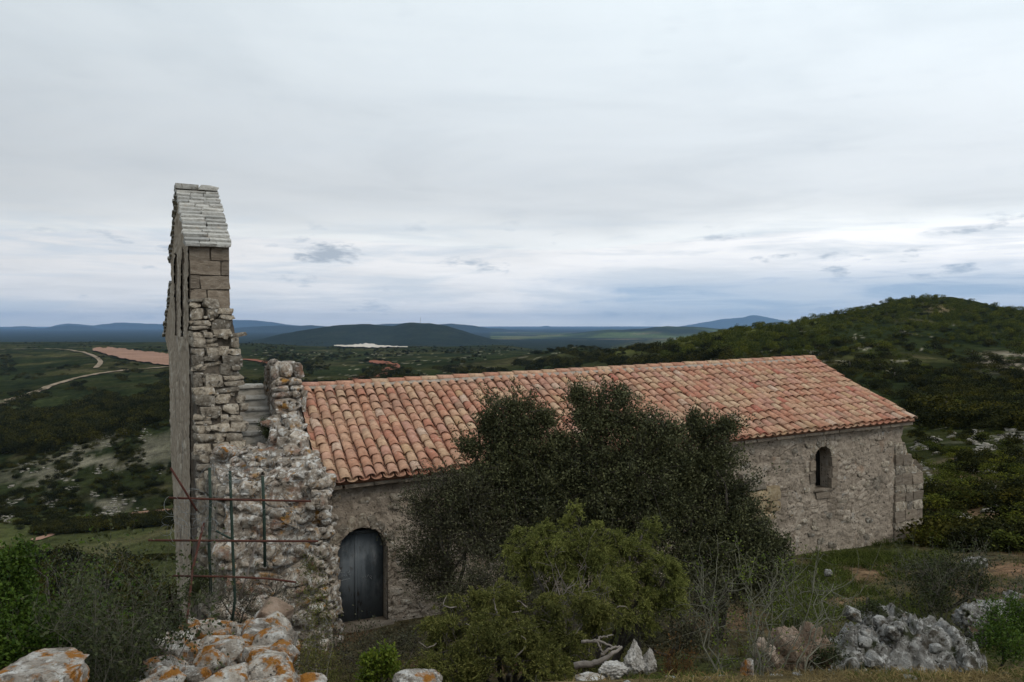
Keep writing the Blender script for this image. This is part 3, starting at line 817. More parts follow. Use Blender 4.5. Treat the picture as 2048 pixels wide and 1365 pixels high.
def stone_mesh(name, seed, sub=2, boxy=0.45, noise=0.16, cuts=6, mat=None, ridged=0.0):
    v, f = ICO[sub]
    r = np.random.default_rng(seed)
    p = np.sign(v) * np.abs(v) ** boxy
    p = p / np.abs(p).max(axis=0)
    n = fbm(v[:, 0] * 1.4 + seed, v[:, 1] * 1.4, v[:, 2] * 1.4, seed, 4)
    p = p * (1 + n * noise * 2)[:, None]
    for _ in range(cuts):
        d = r.normal(size=3); d /= np.linalg.norm(d)
        h = r.uniform(0.62, 0.98)
        e = np.maximum(0, p @ d - h)
        p = p - e[:, None] * d * 0.92
    if ridged:
        n2 = 0.5 - np.abs(fbm(v[:, 0] * 3 + seed, v[:, 1] * 3, v[:, 2] * 3, seed + 50, 5)) * 2
        p = p * (1 + (n2 - 0.3) * ridged)[:, None]
    if ridged > 0.2:
        for fq, dp in ((2.2, 0.22), (5.0, 0.13), (11.0, 0.06)):
            cr_ = np.abs(fbm(v[:, 0] * fq + seed * 3, v[:, 1] * fq, v[:, 2] * fq, seed + 33, 3))
            p = p * (1 - dp * np.clip(1 - cr_ / 0.06, 0, 1))[:, None]
    n3 = fbm(v[:, 0] * 5 + seed, v[:, 1] * 5, v[:, 2] * 5, seed + 80, 3)
    p = p * (1 + n3 * noise * 0.45)[:, None]
    me = np_mesh(name, p, f, True)
    if mat:
        me.materials.append(mat)
    return me


def block_mesh(name, seed, mat, rough=0.06, round_=0.14, cuts=5, hmin=0.95, hmax=1.35, n=5, smooth=False):
    """Roughly squared stone: a gridded cube with worn corners, chipped by planes."""
    g = Geo()
    q = np.linspace(-1, 1, n)
    A, B = np.meshgrid(q, q, indexing='ij')
    i = np.arange(n - 1)[:, None] * n; j = np.arange(n - 1)[None, :]
    f = np.stack([i + j, i + n + j, i + n + j + 1, i + j + 1], -1).reshape(-1, 4)
    one = np.ones_like(A)
    for ax in range(3):
        for sg in (-1, 1):
            c = [None] * 3
            c[ax] = one * sg; c[(ax + 1) % 3] = A; c[(ax + 2) % 3] = B
            g.add(np.stack(c, -1).reshape(-1, 3), f if sg > 0 else f[:, ::-1])
    v = np.concatenate(g.v)
    r = np.random.default_rng(seed)
    p = v * (1 - round_) + unit3(v) * 1.2 * round_
    for a in range(3):                          # skewed faces
        p[:, a] += (v[:, (a + 1) % 3] * r.normal() + v[:, (a + 2) % 3] * r.normal()) * 0.05
    for _ in range(cuts):
        d = r.normal(size=3); d /= np.linalg.norm(d)
        e = np.maximum(0, p @ d - r.uniform(hmin, hmax))
        p = p - e[:, None] * d * 0.95
    nz = [fbm(v[:, 0] * 1.6 + seed + k_ * 9, v[:, 1] * 1.6, v[:, 2] * 1.6, seed + k_, 3) for k_ in range(3)]
    p = p + np.stack(nz, 1) * rough * 2
    me = np_mesh(name, p, [np.concatenate(x) for x in g.f.values()], smooth)
    me.materials.append(mat)
    return me


def unit3(v):
    return v / np.linalg.norm(v, axis=1)[:, None]


WALL_STONES = [block_mesh('stone', 100 + i, M['stone'], 0.10, 0.20, 6, 0.92, 1.3) for i in range(12)]
END_STONES = [block_mesh('stone', 130 + i, M['rubble_end'], 0.16, 0.35, 9, 0.72, 1.1) for i in range(12)]
FIELD_STONES = [stone_mesh('stone', 160 + i, 4, 0.5, 0.24, 26, M['lichen_rock'], 0.12) for i in range(9)]
SMALL_STONES = [block_mesh('stone', 190 + i, M['lichen_rock'], 0.16, 0.4, 9, 0.7, 1.1) for i in range(6)]
ASHLAR = [block_mesh('ashlar_block', 210 + i, M['ashlar'], 0.025, 0.03, 2, 1.35, 1.6) for i in range(6)]
SLATES = [block_mesh('slate', 230 + i, M['slate'], 0.07, 0.07, 3, 1.2, 1.5) for i in range(8)]
OCHRE = [block_mesh('stone', 250 + i, M['yellow_stone'], 0.07, 0.12, 4, 1.0, 1.4) for i in range(5)]
RUBBLE_STONES = [block_mesh('stone', 270 + i, M['stone'], 0.12, 0.3, 8, 0.8, 1.15) for i in range(6)]
PALE_STONES = [block_mesh('stone', 290 + i, M['outcrop'], 0.16, 0.4, 9, 0.7, 1.1) for i in range(6)]


def put(name, me, parent, loc, half, rot=(0, 0, 0)):
    return link(name, me, None, parent, loc, rot, half)


# ------------------------------------------------------------------ chapel frame: s along the nave, t into the building
ANG = math.atan2(0.437, 0.899)
CO = Vector((-3.17, 13.9, 0))
DS = Vector((math.cos(ANG), math.sin(ANG), 0))
DT = Vector((-math.sin(ANG), math.cos(ANG), 0))


def st2w(s, t, z):
    return CO + DS * s + DT * t + Vector((0, 0, z))


def w2st(p):
    q = Vector(p) - CO
    return q.dot(DS), q.dot(DT)


chapel = empty('chapel', CO, ANG, 'long stone chapel with a terracotta tiled roof and a tall bell gable', 'chapel')
E0, E1 = Vector((0.05, 0, 2.65)), Vector((14.45, 0, 3.01))
R0, R1 = Vector((0.38, 3.62, 3.96)), Vector((14.86, 3.67, 4.31))


def voro_wall(a, b, seed, ca=0.25, cb=0.16, mort=0.05, amp=0.022):
    wob = fbm(a * 3.1, b * 3.1, None, seed + 3, 3) * 0.5
    big = fbm(a / 0.9, b / 0.9, None, seed + 6, 2)
    sc = np.where(big > 0.06, 0.66, 1.0)
    f1, f2, cid = voronoi2((a / ca) / sc + wob, (b / cb) / sc + wob * 0.7 + np.floor(a * 0) * 0, seed)
    edge = np.clip((f2 - f1) / 0.16, 0, 1)
    edge = edge * edge * (3 - 2 * edge)
    # much of the jointing is smeared over with mortar
    smear = np.clip(fbm(a / 0.7, b / 0.5, None, seed + 12, 4) * 5 + 0.42, 0.06, 0.9)
    fine = fbm(a * 12, b * 15, None, seed + 20, 4, 0.62)
    h = edge * amp * smear + (cid - 0.5) * amp * 0.9 * smear + fine * 0.034 + fbm(a * 2.5, b * 2.5, None, seed + 30, 3) * 0.035
    val = 0.42 + (cid - 0.5) * 0.75 * smear + (edge - 0.6) * 0.45 * smear + fine * 0.9
    return h, val


def arch_inside(a, b, a0, a1, b0, top, grow=0.0):
    r = (a1 - a0) / 2
    c = (a0 + a1) / 2
    spring = top - r
    rect = (a > a0 - grow) & (a < a1 + grow) & (b > b0 - grow) & (b <= spring)
    circ = ((a - c) ** 2 + (b - spring) ** 2 < (r + grow) ** 2) & (b > spring)
    return rect | circ


DOOR = (0.27, 1.16, 0.08, 1.77)
WIN = (11.36, 11.86, 1.50, 2.48)
WT = 0.19                                   # the south face stands this far in from the eave line


def eave_z(s):
    return E0.z + (E1.z - E0.z) * s / 14.4


def arch_ring(a0, a1, b0, top, n=14):
    r = (a1 - a0) / 2
    c = (a0 + a1) / 2
    sp = top - r
    pts = [(a0, b0), (a0, sp)]
    pts += [(c - r * math.cos(math.pi * i / n), sp + r * math.sin(math.pi * i / n)) for i in range(1, n)]
    pts += [(a1, sp), (a1, b0)]
    return pts


def south_wall():
    w, res = 14.25, 0.021
    na, nb = int(w / res), int(3.3 / res)
    a = np.linspace(-0.05, w, na)[:, None] + np.zeros((1, nb))
    fr = np.linspace(0, 1, nb)[None, :]
    top = eave_z(a) - 0.12
    b = -0.6 + (top + 0.6) * fr
    h, val = voro_wall(a, b, 71)
    endr = np.clip((a - (w - 0.12)) / 0.12, 0, 1)
    ax = a + np.where(a > w - 0.5, fbm(b * 4, b * 0, None, 77, 3) * 0.16 * np.clip((a - (w - 0.5)) / 0.5, 0, 1), 0)
    V = np.stack([ax, WT - h, b], -1).reshape(-1, 3)
    i = np.arange(na - 1)[:, None] * nb; j = np.arange(nb - 1)[None, :]
    q = np.stack([i + j, i + nb + j, i + nb + j + 1, i + j + 1], -1).reshape(-1, 4)
    ac, bc = a[:-1, :-1].ravel(), b[:-1, :-1].ravel()
    hole = arch_inside(ac, bc, *DOOR) | arch_inside(ac, bc, *WIN)
    me = np_mesh('south_wall', V, q[~hole], True)
    set_attr(me, 'stone', val.ravel())
    return link('south_wall', me, M['rubble'], chapel)


sw = south_wall()


def reveal(name, spec, depth, mat, parent, grow=0.012, splay=0.0):
    ring = arch_ring(spec[0] - grow, spec[1] + grow, spec[2] - grow, spec[3] + grow)
    c = (spec[0] + spec[1]) / 2
    n = len(ring)
    nd = 10
    v = []
    for kd in range(nd):
        t = WT - 0.015 + depth * kd / (nd - 1)
        for i, (a, b) in enumerate(ring):
            jit = (vnoise(np.array([a * 9]), np.array([b * 9]), np.array([kd * 0.8]), 5)[0] - 0.5) * 0.03
            sp = splay * kd / (nd - 1) * (c - a) * (1 if a > c else 0.25)
            v.append((a + sp + jit, t, b + jit))
    f = [(k * n + i, k * n + (i + 1) % n, (k + 1) * n + (i + 1) % n, (k + 1) * n + i) for k in range(nd - 1) for i in range(n)]
    me = np_mesh(name, v, np.array(f), True)
    set_attr(me, 'stone', np.array([0.35 + 0.3 * rnd.random() for _ in v]))
    return link(name, me, mat, parent)


reveal('door_reveal', DOOR, 0.32, M['rubble'], chapel)
reveal('window_reveal', WIN, 0.36, M['rubble'], chapel, splay=0.0)
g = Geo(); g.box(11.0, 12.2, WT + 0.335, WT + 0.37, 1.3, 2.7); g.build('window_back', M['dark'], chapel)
g = Geo(); g.box(11.33, 11.9, WT - 0.03, WT + 0.33, 1.43, 1.496); g.build('window_sill', M['ashlar'], chapel)

# the other walls, plain, with their own thickness
g = Geo()
g.box(0.0, 14.15, 6.9, 7.35, -2.0, 2.62)
g.box(-0.25, 0.25, 0.75, 6.9, -2.0, 2.9)
gm = g.build('back_wall', M['stone'], chapel)
EW = [(0.24, -1.0), (7.35, -1.0), (7.35, 2.85), (3.7, 4.12), (0.24, 2.86)]
v = [(s, t, z) for s in (13.75, 14.17) for t, z in EW]
g = Geo()
g.add(v, [(0, 1, 2, 3, 4), (9, 8, 7, 6, 5)])
g.add(v, [(i, i + 5, (i + 1) % 5 + 5, (i + 1) % 5) for i in range(5)])
g.build('east_wall', M['stone'], chapel)

# cornice of thin flat stones under the tiles
sc = 0.0
while sc < 14.1:
    ln = rnd.uniform(0.3, 0.62)
    z = eave_z(sc + ln / 2) - 0.105
    put('cornice_stone', ASHLAR[rnd.randrange(6)], chapel, (sc + ln / 2, 0.19, z), (ln / 2 - 0.006, 0.17, 0.042), (0, rnd.uniform(-.01, .01) - 0.025, 0))
    sc += ln

# door: two leaves of grey sheet in an iron frame, set back in the arch

def arch_panel(a0, a1, spec, t0, t1, inset, topcut=None):
    """The slice a0..a1 of an arched panel."""
    n = 12
    r = (spec[1] - spec[0]) / 2 - inset
    c = (spec[0] + spec[1]) / 2
    sp = spec[3] - (spec[1] - spec[0]) / 2
    aa = np.linspace(a0, a1, n)
    up = sp + np.sqrt(np.maximum(r * r - (aa - c) ** 2, 0))
    if topcut:
        up = np.minimum(up, topcut)
    g = Geo()
    lo = np.full(n, spec[2] + 0.01)
    v = [(a, t, z) for t in (t0, t1) for a, z in list(zip(aa, lo)) + list(zip(aa, up))]
    m2 = 2 * n
    f = []
    for i in range(n - 1):
        f.append((i, i + 1, n + i + 1, n + i))
        f.append((m2 + i + 1, m2 + i, m2 + n + i, m2 + n + i + 1))
        f.append((n + i, n + i + 1, m2 + n + i + 1, m2 + n + i))
        f.append((i + 1, i, m2 + i, m2 + i + 1))
    f.append((0, n, m2 + n, m2))
    f.append((n - 1, m2 + n - 1, m2 + 2 * n - 1, 2 * n - 1))
    g.add(v, f)
    return g


dc = (DOOR[0] + DOOR[1]) / 2 - 0.06
TC = 1.66
door = arch_panel(DOOR[0] + 0.005, dc - 0.006, DOOR, WT + 0.21, WT + 0.25, 0.005, TC).build('door', M['door'], chapel)
door['label'] = 'arched grey double door with chalk scribbles'
leaf2 = arch_panel(dc + 0.006, DOOR[1] - 0.005, DOOR, WT + 0.215, WT + 0.255, 0.005, TC).build('door_leaf', M['door'], door)
g = Geo(); g.box(DOOR[0] + 0.10, DOOR[1] - 0.10, WT + 0.19, WT + 0.235, TC - 0.045, TC + 0.012); g.build('door_rail', M['door'], door)
g = Geo(); g.box(dc - 0.02, dc + 0.02, WT + 0.198, WT + 0.212, DOOR[2] + 0.02, TC - 0.05); g.build('door_stile', M['door'], door)
g = Geo(); g.box(DOOR[0] - 0.2, DOOR[1] + 0.2, WT + 0.30, WT + 0.33, 0.0, 1.9); g.build('door_backing', M['dark'], door)
g = Geo(); g.box(DOOR[0] - 0.12, DOOR[1] + 0.10, WT - 0.10, WT + 0.3, -0.10, DOOR[2] + 0.005); g.build('door_sill', M['ashlar'], chapel)


def scribble(strokes, s0, z0, k, t):
    g = Geo()
    for stx in strokes:
        g.tube([(s0 + x * k, t, z0 + y * k) for x, y in stx], 0.0038, 3)
    return g.build('chalk_mark', M['chalk'], door)


TD = WT + 0.207
scribble([[(0, 3), (.6, 3.1), (1, 3)], [(1.2, 3), (1.9, 3.0)], [(2.4, 2.8), (2.5, 3.4), (3.0, 3.5), (3.2, 3.1), (2.9, 2.7), (2.4, 2.8)],
          [(-.8, 1.2), (-.3, 1.8), (0, 1.5)], [(0.1, 1.4), (0.4, 2.0), (0.7, 1.4), (1.0, 2.1), (1.3, 1.5)], [(1.5, 1.5), (1.7, 2.2), (2.1, 1.6)], [(2.3, 1.6), (2.4, 2.2), (2.8, 2.3), (2.9, 1.6)], [(3.2, 1.6), (3.3, 2.4)],
          [(-.9, 0.5), (.6, 0.7), (2.2, 0.95), (3.3, 1.0)]], 0.35, 0.78, 0.062, TD)
scribble([[(0, 0), (.4, .7), (.7, .1)], [(.9, .2), (1.2, .8), (1.4, .3), (2.0, 1.1)], [(2.2, .5), (2.7, .9), (2.9, .4), (2.3, .1)], [(2.6, .1), (3.0, -.4)]], 0.77, 0.80, 0.06, TD + 0.005)
scribble([[(0, 0), (.3, .9)], [(.1, 0.05), (.5, 0.2)]], 0.37, 0.55, 0.05, TD)

# ------------------------------------------------------------------ tiled roof
PITCHX, NROW = 0.2157, 12
NCOL = 67


def half_tile(r0, r1, h0, h1, ln, th, n=7, flip=1):
    g = Geo()
    a = np.linspace(0, math.pi, n + 1)
    def ringv(r, h, y, zoff):
        return np.stack([-np.cos(a) * r, np.full(n + 1, y), np.sin(a) * h * flip + zoff], 1)
    v = np.concatenate([ringv(r0, h0, 0, 0), ringv(r1, h1, ln, 0), ringv(r0 - th, h0 - th, 0, 0), ringv(r1 - th, h1 - th, ln, 0)])
    m = n + 1
    f = []
    for i in range(n):
        f += [(i, i + 1, m + i + 1, m + i), (2 * m + i + 1, 2 * m + i, 3 * m + i, 3 * m + i + 1), (i + 1, i, 2 * m + i, 2 * m + i + 1), (m + i, m + i + 1, 3 * m + i + 1, 3 * m + i)]
    f += [(0, m, 3 * m, 2 * m), (n, 2 * m + n, 3 * m + n, m + n)]
    return v, np.array(f)


rg = Geo()
off = Vector((0, 0, -0.03))
cs = [E0, E1, R1, R0]
far = [Vector((0.75, 7.45, 2.6)), Vector((15.1, 7.45, 3.0))]
v = [tuple(c + off) for c in cs] + [tuple(c + Vector((0, 0, -0.075))) for c in cs]
rg.add(v, [(0, 1, 2, 3), (7, 6, 5, 4), (0, 4, 5, 1), (1, 5, 6, 2), (3, 7, 4, 0)])
v = [tuple(R0 + off), tuple(R1 + off), tuple(far[1]), tuple(far[0])]
rg.add(v + [(a, b, c - 0.05) for a, b, c in v], [(0, 1, 2, 3), (7, 6, 5, 4), (1, 5, 6, 2), (2, 6, 7, 3), (3, 7, 4, 0)])
roof = rg.build('roof', M['deck'], chapel)

CV, CF = half_tile(0.098, 0.082, 0.078, 0.064, 0.44, 0.013, 7)
HV, HF = half_tile(0.092, 0.104, 0.055, 0.060, 0.46, 0.013, 6, -1)
cover_meshes = []
for kk in range(4):
    w = CV.copy()
    w += (np.random.default_rng(kk).random(w.shape) - 0.5) * 0.004
    me = np_mesh('roof_tile', w, CF, True)
    me.materials.append(M['tile'])
    cover_meshes.append(me)


def tile_frame(i, j, chan=False):
    fs = (i + (0.0 if chan else 0.5)) / NCOL
    lo = E0.lerp(E1, fs); hi = R0.lerp(R1, fs)
    up = (hi - lo)
    L_ = up.length
    yv = up.normalized()
    xv = (E1 - E0).normalized()
    zv = xv.cross(yv).normalized()
    xv = yv.cross(zv)
    ex = L_ / NROW
    p = lo + yv * (j * ex - 0.06)
    return p, xv, yv, zv


cov, chn = Geo(), Geo()
tiles = []
for i in range(NCOL):
    wav = rnd.uniform(-0.012, 0.012)
    for j in range(NROW):
        p, xv, yv, zv = tile_frame(i, j)
        tilt = 0.035
        rot = Matrix((xv, yv, zv)).transposed()
        rl = rot @ Euler((rnd.gauss(-tilt, 0.010), rnd.gauss(0, 0.035), rnd.gauss(0, 0.035))).to_matrix()
        q = p + xv * (wav + rnd.gauss(0, 0.005)) + zv * (0.035 + rnd.gauss(0, 0.004) + 0.02 * math.sin(i * 0.31) * math.sin(j * 0.6 + i * 0.11)) + yv * rnd.gauss(0, 0.022)
        dist = (chapel.location + Vector((DS.x * q.x + DT.x * q.y, DS.y * q.x + DT.y * q.y, q.z))).length
        tiles.append((dist, q, rl))
        if i < NCOL:
            pc, xv, yv, zv = tile_frame(i, j, True)
            rot = Matrix((xv, yv, zv)).transposed() @ Euler((-0.03, 0, rnd.gauss(0, 0.012))).to_matrix()
            pc = pc + zv * 0.052 + yv * (rnd.gauss(0, 0.01) - 0.02)
            chn.add(HV @ np.array(rot).T + np.array(pc), HF)
tiles.sort(key=lambda a: a[0])
for n_, (dist, q, rl) in enumerate(tiles):
    if n_ < 300:
        o = link('roof_tile', cover_meshes[n_ % 4], None, roof)
        o.matrix_local = Matrix.Translation(q) @ rl.to_4x4()
    else:
        cov.add(CV @ np.array(rl).T + np.array(q), CF)
o = cov.build('roof_tiles_beyond', M['tile_j'], roof, True); o['kind'] = 'stuff'
o = chn.build('channel_tiles', M['tile_j'], roof, True); o['kind'] = 'stuff'
# ridge
RV, RF = half_tile(0.112, 0.100, 0.095, 0.085, 0.44, 0.015, 8)
ridge_me = np_mesh('ridge_tile', RV, RF, True); ridge_me.materials.append(M['tile'])
rd = (R1 - R0); rl_ = rd.length; rdn = rd.normalized()
nr = 38
xv = rdn.cross(Vector((0, 0, 1))).normalized(); zv = xv.cross(rdn)
for i in range(nr):
    rot = Matrix((xv, rdn, zv)).transposed() @ Euler((-0.03, rnd.gauss(0, 0.02), rnd.gauss(0, 0.012))).to_matrix()
    o = link('ridge_tile', ridge_me, None, roof)
    o.matrix_local = Matrix.Translation(R0 + rdn * (rl_ * i / nr - 0.02) + zv * (0.045 + rnd.gauss(0, 0.004))) @ rot.to_4x4()
g = Geo()
nb = 160
vv = []
for i in range(nb):
    p = R0 + rd * (i / (nb - 1)) 
    for dx, dz in ((-0.19, 0.0), (-0.15, 0.045), (-0.085, 0.055), (0.085, 0.055), (0.15, 0.045), (0.19, 0.0)):
        q = p + xv * -dx * 1.0 + Vector((0, 0, dz + rnd.gauss(0, 0.006)))
        vv.append(tuple(q))
i = np.arange(nb - 1)[:, None] * 6; j = np.arange(5)[None, :]
g.add(vv, np.stack([i + j, i + j + 1, i + 7 + j, i + 6 + j], -1).reshape(-1, 4))
g.build('ridge_mortar', M['mortar'], roof, True)

# ------------------------------------------------------------------ buttress at the far corner
BU = [(14.0, -0.5), (14.96, -0.5), (14.90, 1.70), (14.62, 1.98), (14.42, 2.12), (14.30, 2.42), (14.0, 2.42)]
nb_ = len(BU)
g = Geo()
v = [(s, t, z) for t in (0.16, 1.05) for s, z in BU]
g.add(v, [tuple(range(nb_))[::1], tuple(range(2 * nb_ - 1, nb_ - 1, -1))])
g.add(v, [(i, i + nb_, (i + 1) % nb_ + nb_, (i + 1) % nb_) for i in range(nb_)])
butt = g.build('buttress', M['stone'], chapel)
z = -0.2
row = 0
while z < 2.3:
    h = rnd.uniform(0.17, 0.29)
    zc = z + h / 2
    smax = 14.95 if zc < 1.62 else (14.95 - (zc - 1.55) * 0.92)
    s = 13.97
    while s < smax - 0.08:
        ln = min(rnd.uniform(0.24, 0.46), smax - s)
        if smax - s - ln < 0.14:
            ln = smax - s
        put('stone', ASHLAR[rnd.randrange(6)] if row % 2 else WALL_STONES[rnd.randrange(12)], butt, (s + ln / 2, 0.30, zc), (ln / 2 + 0.002, 0.155 + rnd.uniform(0, .02), h / 2 + 0.001), (0, rnd.uniform(-.01, .01), rnd.uniform(-.01, .01)))
        s += ln
    put('stone', WALL_STONES[rnd.randrange(12)], butt, (smax - 0.18, 0.78, zc), (0.19, 0.26, h / 2 - 0.007), (0, 0, 0))
    z += h
    row += 1
cap = put('cap_stone', ASHLAR[1], butt, (14.76, 0.55, 1.80), (0.19, 0.40, 0.07), (0, R(42), 0))

# a broken bond of ochre blocks and single stones standing proud of the south wall
for s, z, hs, hz, k in ((9.52, 1.80, 0.27, 0.115, 0), (9.55, 1.56, 0.24, 0.10, 1), (9.60, 1.33, 0.22, 0.12, 2), (9.98, 1.56, 0.20, 0.15, 3), (10.02, 1.28, 0.16, 0.12, 4), (9.66, 1.10, 0.34, 0.085, 0), (9.3, 1.98, 0.22, 0.09, 1)):
    put('bond_stone', OCHRE[k] if z < 1.7 else WALL_STONES[k], chapel, (s, WT - 0.02, z), (hs, 0.16, hz), (0, rnd.uniform(-.05, .05), rnd.uniform(-.06, .06)))
placed = []
tries = 0
while len(placed) < 170 and tries < 6000:
    tries += 1
    s, z = rnd.uniform(0.2, 14.05), rnd.uniform(-0.1, 2.62)
    if arch_inside(np.array(s), np.array(z), *DOOR, 0.22) or arch_inside(np.array(s), np.array(z), *WIN, 0.18) or z > eave_z(s) - 0.26 or (9.0 < s < 10.4 and z < 2.2 and z > .9):
        continue
    hs, hz = rnd.uniform(0.05, 0.15), rnd.uniform(0.035, 0.08)
    if any(abs(s - a) < hs + c and abs(z - b) < hz + d for a, b, c, d in placed):
        continue
    placed.append((s, z, hs, hz))
    put('stone', RUBBLE_STONES[rnd.randrange(6)], sw, (s, WT + 0.022, z), (hs, 0.05, hz), (0, rnd.gauss(0, .12), rnd.gauss(0, .05)))
# voussoirs of the door arch and blocks round the window
for i in range(9):
    a = math.pi * (i + 0.5) / 9
    r = 0.445 + 0.12
    put('voussoir', RUBBLE_STONES[i % 6], sw, ((DOOR[0] + DOOR[1]) / 2 - r * math.cos(a), WT + 0.02, DOOR[3] - 0.445 + r * math.sin(a)), (0.13, 0.05, 0.075), (0, math.pi - a if a > math.pi / 2 else -a, 0))
for i in range(7):
    a = math.pi * (i + 0.5) / 7
    r = 0.25 + 0.085
    put('voussoir', RUBBLE_STONES[i % 6], sw, (11.61 - r * math.cos(a), WT + 0.022, 2.23 + r * math.sin(a)), (0.085, 0.05, 0.06), (0, math.pi - a if a > math.pi / 2 else -a, 0))
for kx, zc in ((11.28, 2.05), (11.27, 1.78), (11.95, 2.12), (11.97, 1.86), (11.94, 1.62), (11.6, 1.36)):
    put('jamb_stone', ASHLAR[rnd.randrange(6)], sw, (kx, WT + 0.02, zc), (0.085 if zc > 1.5 else 0.22, 0.055, 0.11 if zc > 1.5 else 0.07), (0, rnd.gauss(0, .03), 0))

# ------------------------------------------------------------------ bell gable: the west front carried up above the roof
GS0, GS1 = -1.80, -1.07
OUT = [(3.32, -2.2), (3.32, 6.86), (5.70, 8.24), (8.10, 6.86), (8.10, 6.30), (11.0, 4.95), (9.2, 4.5), (8.7, 2.0), (6.0, -2.2)]
OPEN = [(4.25, 5.05, 5.05, 6.95), (6.25, 7.05, 5.05, 6.95)]


def gable_core():
    bm = bmesh.new()
    edges = []
    def loop(pts):
        vs_ = [bm.verts.new((GS0, t, z)) for t, z in pts]
        for i in range(len(vs_)):
            edges.append(bm.edges.new((vs_[i], vs_[(i + 1) % len(vs_)])))
    loop(OUT)
    for sp_ in OPEN:
        loop(arch_ring(*sp_))
    bmesh.ops.triangle_fill(bm, use_beauty=True, use_dissolve=False, edges=edges)
    ret = bmesh.ops.extrude_face_region(bm, geom=bm.faces[:])
    bmesh.ops.translate(bm, verts=[x for x in ret['geom'] if isinstance(x, bmesh.types.BMVert)], vec=(GS1 - GS0, 0, 0))
    bmesh.ops.recalc_face_normals(bm, faces=bm.faces[:])
    me = bpy.data.meshes.new('bell_gable')
    bm.to_mesh(me)
    bm.free()
    return me


me = gable_core()
bell = link('bell_gable', me, M['ashlar'], chapel)
bell['label'] = 'tall bell gable with pale stone slates on top'


def inside_poly(a, b, poly):
    r = np.zeros(a.shape, bool)
    n = len(poly)
    for i in range(n):
        x0, y0 = poly[i]; x1, y1 = poly[(i + 1) % n]
        c = ((y0 > b) != (y1 > b)) & (a < (x1 - x0) * (b - y0) / (y1 - y0 + 1e-12) + x0)
        r ^= c
    return r


def west_skin():
    a = np.arange(3.3, 11.05, 0.032)[:, None] + np.zeros((1, 330))
    b = np.linspace(-2.2, 8.4, 330)[None, :] + np.zeros((a.shape[0], 1))
    h, val = voro_wall(a, b, 171, 0.34, 0.21, amp=0.02)
    na, nb = a.shape
    V = np.stack([GS0 - 0.02 - np.maximum(h, -0.01), a, b], -1).reshape(-1, 3)
    i = np.arange(na - 1)[:, None] * nb; j = np.arange(nb - 1)[None, :]
    q = np.stack([i + j, i + j + 1, i + nb + j + 1, i + nb + j], -1).reshape(-1, 4)
    ac, bc = a[:-1, :-1].ravel() + 0.016, b[:-1, :-1].ravel() + 0.016
    keep = inside_poly(ac, bc, OUT)
    for sp_ in OPEN:
        keep &= ~arch_inside(ac, bc, *sp_)
    me = np_mesh('west_face', V, q[keep], True)
    set_attr(me, 'stone', val.ravel())
    return link('west_face', me, M['facade'], bell)


west_skin()
# ashlar courses on the south end
z = 6.84
row = 0
while z > 5.2:
    h = (0.30, 0.285, 0.27, 0.30, 0.26, 0.28)[row % 6]
    cuts = ((0.52, 0.48), (0.78, 0.22), (0.24, 0.76), (0.42, 0.58), (0.6, 0.4), (0.35, 0.65))[row % 6]
    s = GS0 + 0.0
    for cfrac in cuts:
        ln = (GS1 - GS0) * cfrac
        put('ashlar_block', ASHLAR[rnd.randrange(6)], bell, (s + ln / 2, 3.42, z - h / 2), (ln / 2 - 0.007, 0.15 + rnd.uniform(0, 0.012), h / 2 - 0.007))
        s += ln
    z -= h
    row += 1


def slate_slope(t0, z0, t1, z1, rows, s0, s1, nmin, nmax, thick=0.032):
    up = Vector((0, t1 - t0, z1 - z0))
    L_ = up.length
    ex = L_ / rows
    ang = math.atan2(z1 - z0, t1 - t0)
    for j in range(rows):
        fr = (j + 0.5) / rows
        n = rnd.randint(nmin, nmax)
        w = [rnd.uniform(0.7, 1.3) for _ in range(n)]
        tw = sum(w)
        jag = rnd.uniform(-0.02, 0.02)
        s = s0 + jag
        for wi in w:
            ln = (s1 - s0) * wi / tw
            tl = R(13) if t1 > t0 else R(-13)
            o = put('slate', SLATES[rnd.randrange(8)], bell, (s + ln / 2, t0 + (t1 - t0) * fr, z0 + (z1 - z0) * fr + 0.045 + rnd.gauss(0, .004)),
                    (ln / 2 - 0.004, ex * 0.86, thick * rnd.uniform(0.85, 1.2)), (ang - tl if t1 > t0 else ang + math.pi - tl, rnd.gauss(0, .012), rnd.gauss(0, .02)))
            s += ln


slate_slope(3.24, 6.80, 5.62, 8.21, 15, GS0 - 0.09, GS1 + 0.05, 2, 3)
slate_slope(8.20, 6.80, 5.78, 8.21, 15, GS0 - 0.09, GS1 + 0.05, 2, 3)
slate_slope(11.1, 4.93, 8.15, 6.30, 13, GS0 - 0.08, GS1 + 0.05, 2, 3)
for k, (a, b) in enumerate(((GS0 - 0.10, -1.42), (-1.415, GS1 + 0.06))):
    put('ridge_slab', SLATES[k], bell, ((a + b) / 2, 5.70, 8.30), ((b - a) / 2, 0.26, 0.055))

# ------------------------------------------------------------------ ruined wall: broken end of the west front, stair and parapet
ruin = empty('ruined_wall', st2w(-0.8, 1.5, 0.0), ANG, 'crumbling rubble wall with a stone stair between the bell gable and the tiled roof', 'wall')
ruin['kind'] = 'thing'
RO = Vector((-0.8, 1.5, 0.0))


def rput(name, me, loc, half, rot=(0, 0, 0), parent=None):
    return put(name, me, parent or ruin, Vector(loc) - RO, half, rot)


